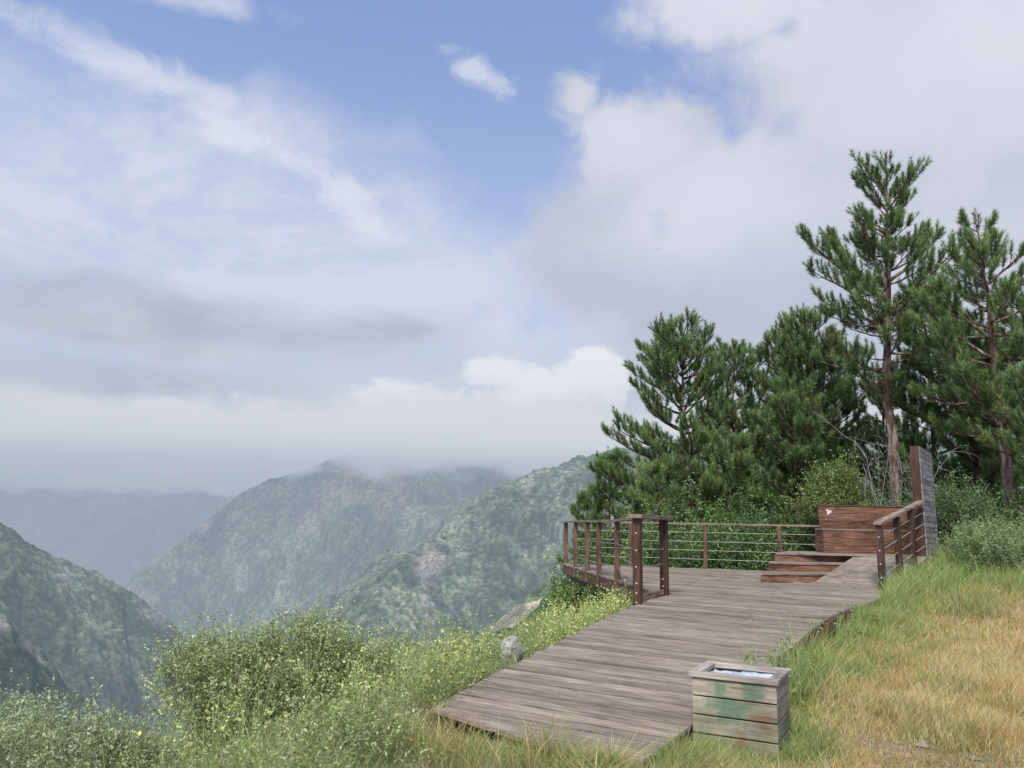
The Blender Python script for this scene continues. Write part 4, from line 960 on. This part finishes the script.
pine('pine_tree', 'low bright pine before the foot of the forked trunk', b_, H, .38, 1.3, 315, (0, 0), .4, 4, prf=((0, .5, 1), (1.1, 1.4, .5)), rt=.09, tone=.5)
b_, H = place(13.75, 22.5, 6.9)
pine('pine_tree', 'broad bright pine filling the space behind the forked trunk', b_, H, .3, 1.5, 314, (0, 0), .44, 5, prf=((0, .4, .8, 1), (1.7, 1.8, 1.2, .4)), rt=.12, tone=.4)
b_, H = place(12.0, 28.2, 7.4)
pine('pine_tree', 'dark pine seen just left of the tallest trunk', b_, H, .25, 1.3, 316, (0, 0), .46, 5, prf=((0, .4, .8, 1), (1.6, 1.7, 1.1, .4)), rt=.11, tone=-.1)
b_, H = place(14.0, 28.6, 7.0)
pine('pine_tree', 'dark pine seen just right of the tallest trunk', b_, H, .25, 1.3, 317, (0, 0), .46, 4, prf=((0, .4, .8, 1), (1.5, 1.6, 1.1, .4)), rt=.11)
# distant row behind, copies of the slim pine
src = b_ 
def copy_tree(o, loc, rz, sc_, label, group):
    c = o.copy(); COL.objects.link(c); c.location = loc; c.rotation_euler = (0, 0, rz); c.scale = (sc_,)*3; c['label'] = label; c['group'] = group
    for ch in o.children:
        d = ch.copy(); COL.objects.link(d); d.parent = c
    return c
proto = [o for o in bpy.data.objects if o.name.startswith('pine_tree') and 'dense middle' in o.get('label', '')][0]
proto2 = [o for o in bpy.data.objects if o.name.startswith('pine_tree') and 'full dark' in o.get('label', '')][0]
for i, (x, y, sc_, pr_) in enumerate([(8.0, 33, .8, 0), (10.2, 34, .9, 1), (13.0, 33, 1.0, 0), (15.6, 31, .95, 1), (17.5, 28, .9, 0), (19.5, 31, 1., 1), (15.9, 25.5, .8, 1), (6.6, 35, .75, 1)]):
    copy_tree((proto, proto2)[pr_], gp(x, y), i*1.7+.4, sc_, 'pine of the shadowy row at the back of the pine group', 'pines at the back of the group')

# bare dead shrubs
def bare(name, label, base, H, seed, n0=7, spread=.6, bias=(0, 0)):
    r0 = np.random.default_rng(seed); tb = Tubes()
    def grow(p, d, L, r, lev):
        k_ = 5; pts = [p]
        for i in range(k_):
            d = nrm(d + r0.normal(0, .17, 3) + np.array([0, 0, .02 if lev else .05])); pts.append(pts[-1]+d*L/k_)
        tb.add(pts, np.linspace(r, r*.35, k_+1), 5)
        if lev < 3:
            for j in range(r0.integers(2, 5)):
                q_ = r0.integers(1, k_+1); grow(pts[q_], nrm(d+r0.normal(0, .55, 3)), L*r0.uniform(.35, .65), r*.55, lev+1)
    for i in range(n0):
        a = r0.uniform(0, 6.28); grow(np.array(base, float), nrm(np.array([spread*math.cos(a)+bias[0], spread*math.sin(a)+bias[1], 1.])), H*r0.uniform(.6, 1.), .022, 0)
    return tag(tb.build(name, M_dead), label, 'dead shrub')
x, y = 10.1, 20.5; bare('dead_shrub', 'bare whitish dead shrub left of the pale pine trunk behind the bench', (x, y, gz(x, y)), 3.6, 401, 9, .5, (-.15, 0))
x, y = 12.0, 18.9; bare('dead_shrub', 'bare grey dead branches just right of the grey screen', (x, y, gz(x, y)), 2.2, 402, 6, .9)
x, y = 13.2, 19.0; bare('dead_shrub', 'bare dead branches at the foot of the forked pine', (x, y, gz(x, y)), 2.0, 403, 7, 1.0)
x, y = 7.6, 21.5; bare('dead_shrub', 'thin bare twigs in the bushes left of the bench', (x, y, gz(x, y)), 2.9, 404, 5, .5)

# a bird far off against the cloud
V = np.array([(-.3, 0, .1), (-.12, .04, .06), (-.03, .05, 0), (.03, .05, 0), (.12, .04, .06), (.3, 0, .1), (.12, -.06, .05), (.03, -.06, 0), (-.03, -.06, 0), (-.12, -.06, .05),
              (0, .15, .01), (0, -.18, .0), (0, 0, .05), (0, 0, -.05)])
F = [(0, 9, 1), (1, 9, 8), (1, 8, 2), (5, 4, 6), (4, 7, 6), (4, 3, 7), (2, 10, 12), (10, 3, 12), (3, 7, 12), (7, 11, 12), (11, 8, 12), (8, 2, 12), (10, 2, 13), (3, 10, 13), (7, 3, 13), (11, 7, 13), (8, 11, 13), (2, 8, 13)]
bo = fast('bird', V*1.15, np.array(F), M_bird); bo.location = (21.6, 110, 42.3); tag(bo, 'tiny dark bird flying before the big cloud left of the pines', 'bird')

# ------------------------------------------------------------------ sky
w_ = bpy.data.worlds.new("World"); sc.world = w_; w_.use_nodes = True; nt = w_.node_tree; nt.nodes.clear()
out = nt.nodes.new('ShaderNodeOutputWorld'); bg = N(nt, 'ShaderNodeBackground', inp={'Strength': .11}); nt.links.new(bg.outputs[0], out.inputs[0])
SUN_EL, SUN_AZ = 50., -163.                                  # behind the viewer, to the left
sky = N(nt, 'ShaderNodeTexSky', sky_type='NISHITA', sun_disc=False, sun_elevation=R(SUN_EL), sun_rotation=R(SUN_AZ), altitude=600., air_density=1., dust_density=1.2, ozone_density=1.)
tc = N(nt, 'ShaderNodeTexCoord'); sp = N(nt, 'ShaderNodeSeparateXYZ'); nt.links.new(tc.outputs['Generated'], sp.inputs[0])
az_ = math_(nt, 'MULTIPLY', math_(nt, 'ARCTAN2', sp.outputs[0], sp.outputs[1]), 57.2958); el_ = math_(nt, 'MULTIPLY', math_(nt, 'ARCSINE', sp.outputs[2]), 57.2958)
def noise(scale, detail=6., rough=.55, stretch=(1, 1, 1), off=(0, 0, 0), dist=0.):
    mp = N(nt, 'ShaderNodeMapping', inp={'Scale': stretch, 'Location': off}); nt.links.new(tc.outputs['Generated'], mp.inputs[0])
    n_ = N(nt, 'ShaderNodeTexNoise', inp={'Scale': scale, 'Detail': detail, 'Roughness': rough, 'Distortion': dist}); nt.links.new(mp.outputs[0], n_.inputs[0]); return n_.outputs[0]
def smap(v, a, b_, lo=0., hi=1.):
    mr = N(nt, 'ShaderNodeMapRange', interpolation_type='SMOOTHSTEP', inp={1: a, 2: b_, 3: lo, 4: hi}); nt.links.new(v, mr.inputs[0]); return mr.outputs[0]
nA = noise(6., 9., .6); nB = noise(3.2, 9., .62, (1, 1, 2.8), (3, 1, 0), .8); nC = noise(15., 8., .62, (1, 1, 1.7), (7, 2, 1), .5); nD = noise(3.4, 6., .55, (1, 1, 1.5), (1, 5, 2)); nF = noise(4.2, 9., .58, (1, 1, 2.2), (5, 3, 9)); nE = noise(5., 9., .63, (1, 1, 3.2), (2, 8, 4), .4)
def ell(ca, ce, ra_, re_, amp=.8, soft=.35, nz_=None, rot=0.):
    """soft-edged cloud mass about a direction (degrees), its rim broken up by noise"""
    dx = math_(nt, 'SUBTRACT', az_, ca); dy = math_(nt, 'SUBTRACT', el_, ce)
    if rot:
        c_, s__ = math.cos(R(rot)), math.sin(R(rot))
        dx, dy = math_(nt, 'ADD', math_(nt, 'MULTIPLY', dx, c_), math_(nt, 'MULTIPLY', dy, s__)), math_(nt, 'ADD', math_(nt, 'MULTIPLY', dx, -s__), math_(nt, 'MULTIPLY', dy, c_))
    dx = math_(nt, 'DIVIDE', dx, ra_); dy = math_(nt, 'DIVIDE', dy, re_)
    d = math_(nt, 'SQRT', math_(nt, 'ADD', math_(nt, 'MULTIPLY', dx, dx), math_(nt, 'MULTIPLY', dy, dy)))
    d = math_(nt, 'ADD', d, math_(nt, 'MULTIPLY', math_(nt, 'SUBTRACT', nA if nz_ is None else nz_, .5), -2*amp))
    return smap(d, 1+soft, 1-soft)
def umax(*a):
    r_ = a[0]
    for v in a[1:]: r_ = math_(nt, 'MAXIMUM', r_, v)
    return r_
def sc10(c): return tuple(10*v for v in c)
def lay(c, fac, k, colr_): return mix(nt, math_(nt, 'MULTIPLY', fac, k), c, colr_)
blue = mix(nt, .65, sky.outputs[0], sc10((.285, .41, .78)))
c = lay(blue, smap(el_, 37, 10), .8, sc10((.50, .60, .84)))
# thin high veil over the left and middle
streak = smap(math_(nt, 'ADD', nB, math_(nt, 'MULTIPLY', math_(nt, 'SUBTRACT', nC, .5), .4)), .34, .64)
vmask = umax(ell(-26, 19, 21, 8.5, .7, .5), ell(-10, 16, 13, 6, .9, .6))
c = lay(c, vmask, .55, sc10((.60, .645, .79)))
c = lay(c, math_(nt, 'MULTIPLY', streak, vmask), .8, sc10((.68, .71, .81)))
wis = umax(ell(-12.3, 22.6, 2.4, 1.0, 2.2, .7, nC, -32), ell(-3.5, 32.3, 2.0, .6, 3.2, 1.1, nC, -20), ell(-33, 33.6, 9, .7, 1.5, .9, nC, 3), ell(-29, 29, 7, 1.0, 1.6, .8, nC, -8), ell(-22, 26.5, 5, 1.0, 1.8, .8, nC, -14))
c = lay(c, wis, .65, sc10((.74, .76, .84)))
# big cumulus on the right
cum = umax(ell(22, 17, 17.5, 12, .85, .16), ell(26, 7, 22, 9, .7, .35), ell(36, 27, 19, 13, 1.0, .3), ell(11, 26, 6.5, 4.6, 1.0, .2), ell(19, 36.5, 8, 3.0, 1.3, .35), ell(4.9, 30.6, 1.7, 1.9, 1.5, .7, nC), ell(8, 20, 7, 7, 1.2, .4))
ccol = mix(nt, smap(nD, .38, .62), sc10((.50, .53, .625)), sc10((.62, .635, .72)))
ccol = lay(ccol, umax(ell(8.5, 28, 4.5, 3.4, 1.0, .9), ell(19, 36, 10, 4, 1., .9), ell(33, 31, 9, 5, 1., .9), ell(14, 22, 6, 4, 1.2, .9)), .7, sc10((.74, .745, .815)))
ccol = lay(ccol, ell(15, 14, 13, 5, 1.2, .9), .7, sc10((.46, .51, .62)))
c = lay(c, cum, .97, ccol)
# grey stratus on the left, bright breaks low in the middle, bank on the horizon
c = lay(c, umax(ell(1, 11.5, 6, 3.6, 1.6, .8), ell(-10, 10.2, 10, 2.2, 1.8, .8, nE), ell(-22, 11.5, 7, 1.2, 1.8, .9, nE)), .75, sc10((.78, .82, .91)))
st = umax(ell(-28, 12.6, 15, 2.2, 1.3, .7, nE), ell(-13, 13.2, 9, 1.3, 1.6, .8, nE, 8), ell(-32, 8.6, 14, 2.2, 1.2, .7, nE), ell(-15, 7.6, 7, 1.6, 1.4, .8, nE))
c = lay(c, st, .85, mix(nt, smap(nF, .36, .64), sc10((.40, .435, .52)), sc10((.55, .575, .65))))
bank = math_(nt, 'MULTIPLY', smap(math_(nt, 'ADD', el_, math_(nt, 'MULTIPLY', math_(nt, 'SUBTRACT', nA, .5), -22)), 8.6, 4.6), smap(az_, 40, 10))
c = lay(c, bank, .93, mix(nt, smap(math_(nt, 'ADD', nF, math_(nt, 'MULTIPLY', math_(nt, 'SUBTRACT', nA, .5), .6)), .36, .66), sc10((.475, .505, .58)), sc10((.66, .68, .73))))
c = lay(c, ell(-4, 10.5, 15, 3.6, .8, .6), .55, sc10((.50, .545, .66)))
nG = noise(9., 9., .6, (1, 1, 1.3), (4, 9, 2))
low = umax(ell(1., 7.4, 7.5, 3.9, 1.15, .13, nG), ell(-7, 7.4, 6, 2.9, 1.3, .16, nG), ell(6.5, 10.6, 3.4, 2.8, 1.2, .16, nG), ell(-14, 7.2, 6, 1.8, 1.4, .3, nG), ell(-24, 6.2, 7, 1.5, 1.4, .35, nG), ell(-1.5, 11.2, 2.4, 1.4, 1.3, .25, nG))
lsh = math_(nt, 'ADD', math_(nt, 'MULTIPLY', math_(nt, 'SUBTRACT', nG, .5), 14), math_(nt, 'MULTIPLY', el_, .8))
c = lay(c, low, .93, mix(nt, smap(lsh, 3.2, 9.), sc10((.575, .60, .66)), sc10((.87, .875, .90))))
c = lay(c, ell(-30, 3.2, 14, 1.4, 1.2, .8, nE), .6, sc10((.58, .60, .66)))
nt.links.new(c, bg.inputs[0])

sun = bpy.data.lights.new('sun', 'SUN'); sun.energy = 4.0; sun.angle = R(15); sun.color = (1., .955, .88)
so = link(bpy.data.objects.new('sun', sun))
sa, se = R(SUN_AZ), R(SUN_EL)
sv = Vector((math.sin(sa)*math.cos(se), math.cos(sa)*math.cos(se), math.sin(se)))
so.rotation_euler = sv.to_track_quat('Z', 'Y').to_euler()

# ------------------------------------------------------------------ camera
cam = bpy.data.cameras.new('camera'); cam.sensor_width = 36; cam.lens = 769/1024*36; cam.clip_start = .1; cam.clip_end = 60000
co = link(bpy.data.objects.new('camera', cam))
P_, RO = R(10.46), R(1.2)
f = Vector((0, math.cos(P_), math.sin(P_))); r0v = Vector((1, 0, 0)); u0 = r0v.cross(f)
r = r0v*math.cos(RO)+u0*math.sin(RO); u = u0*math.cos(RO)-r0v*math.sin(RO)
co.matrix_world = Matrix(((r.x, u.x, -f.x, 0), (r.y, u.y, -f.y, 0), (r.z, u.z, -f.z, .92), (0, 0, 0, 1)))
sc.camera = co
sc.render.engine = 'CYCLES'
sc.view_settings.view_transform = 'Standard'; sc.view_settings.look = 'None'; sc.view_settings.exposure = 0
cy = sc.cycles
cy.max_bounces = 6; cy.diffuse_bounces = 2; cy.transmission_bounces = 4; cy.glossy_bounces = 2; cy.volume_bounces = 0; cy.transparent_max_bounces = 8
cy.use_denoising = True
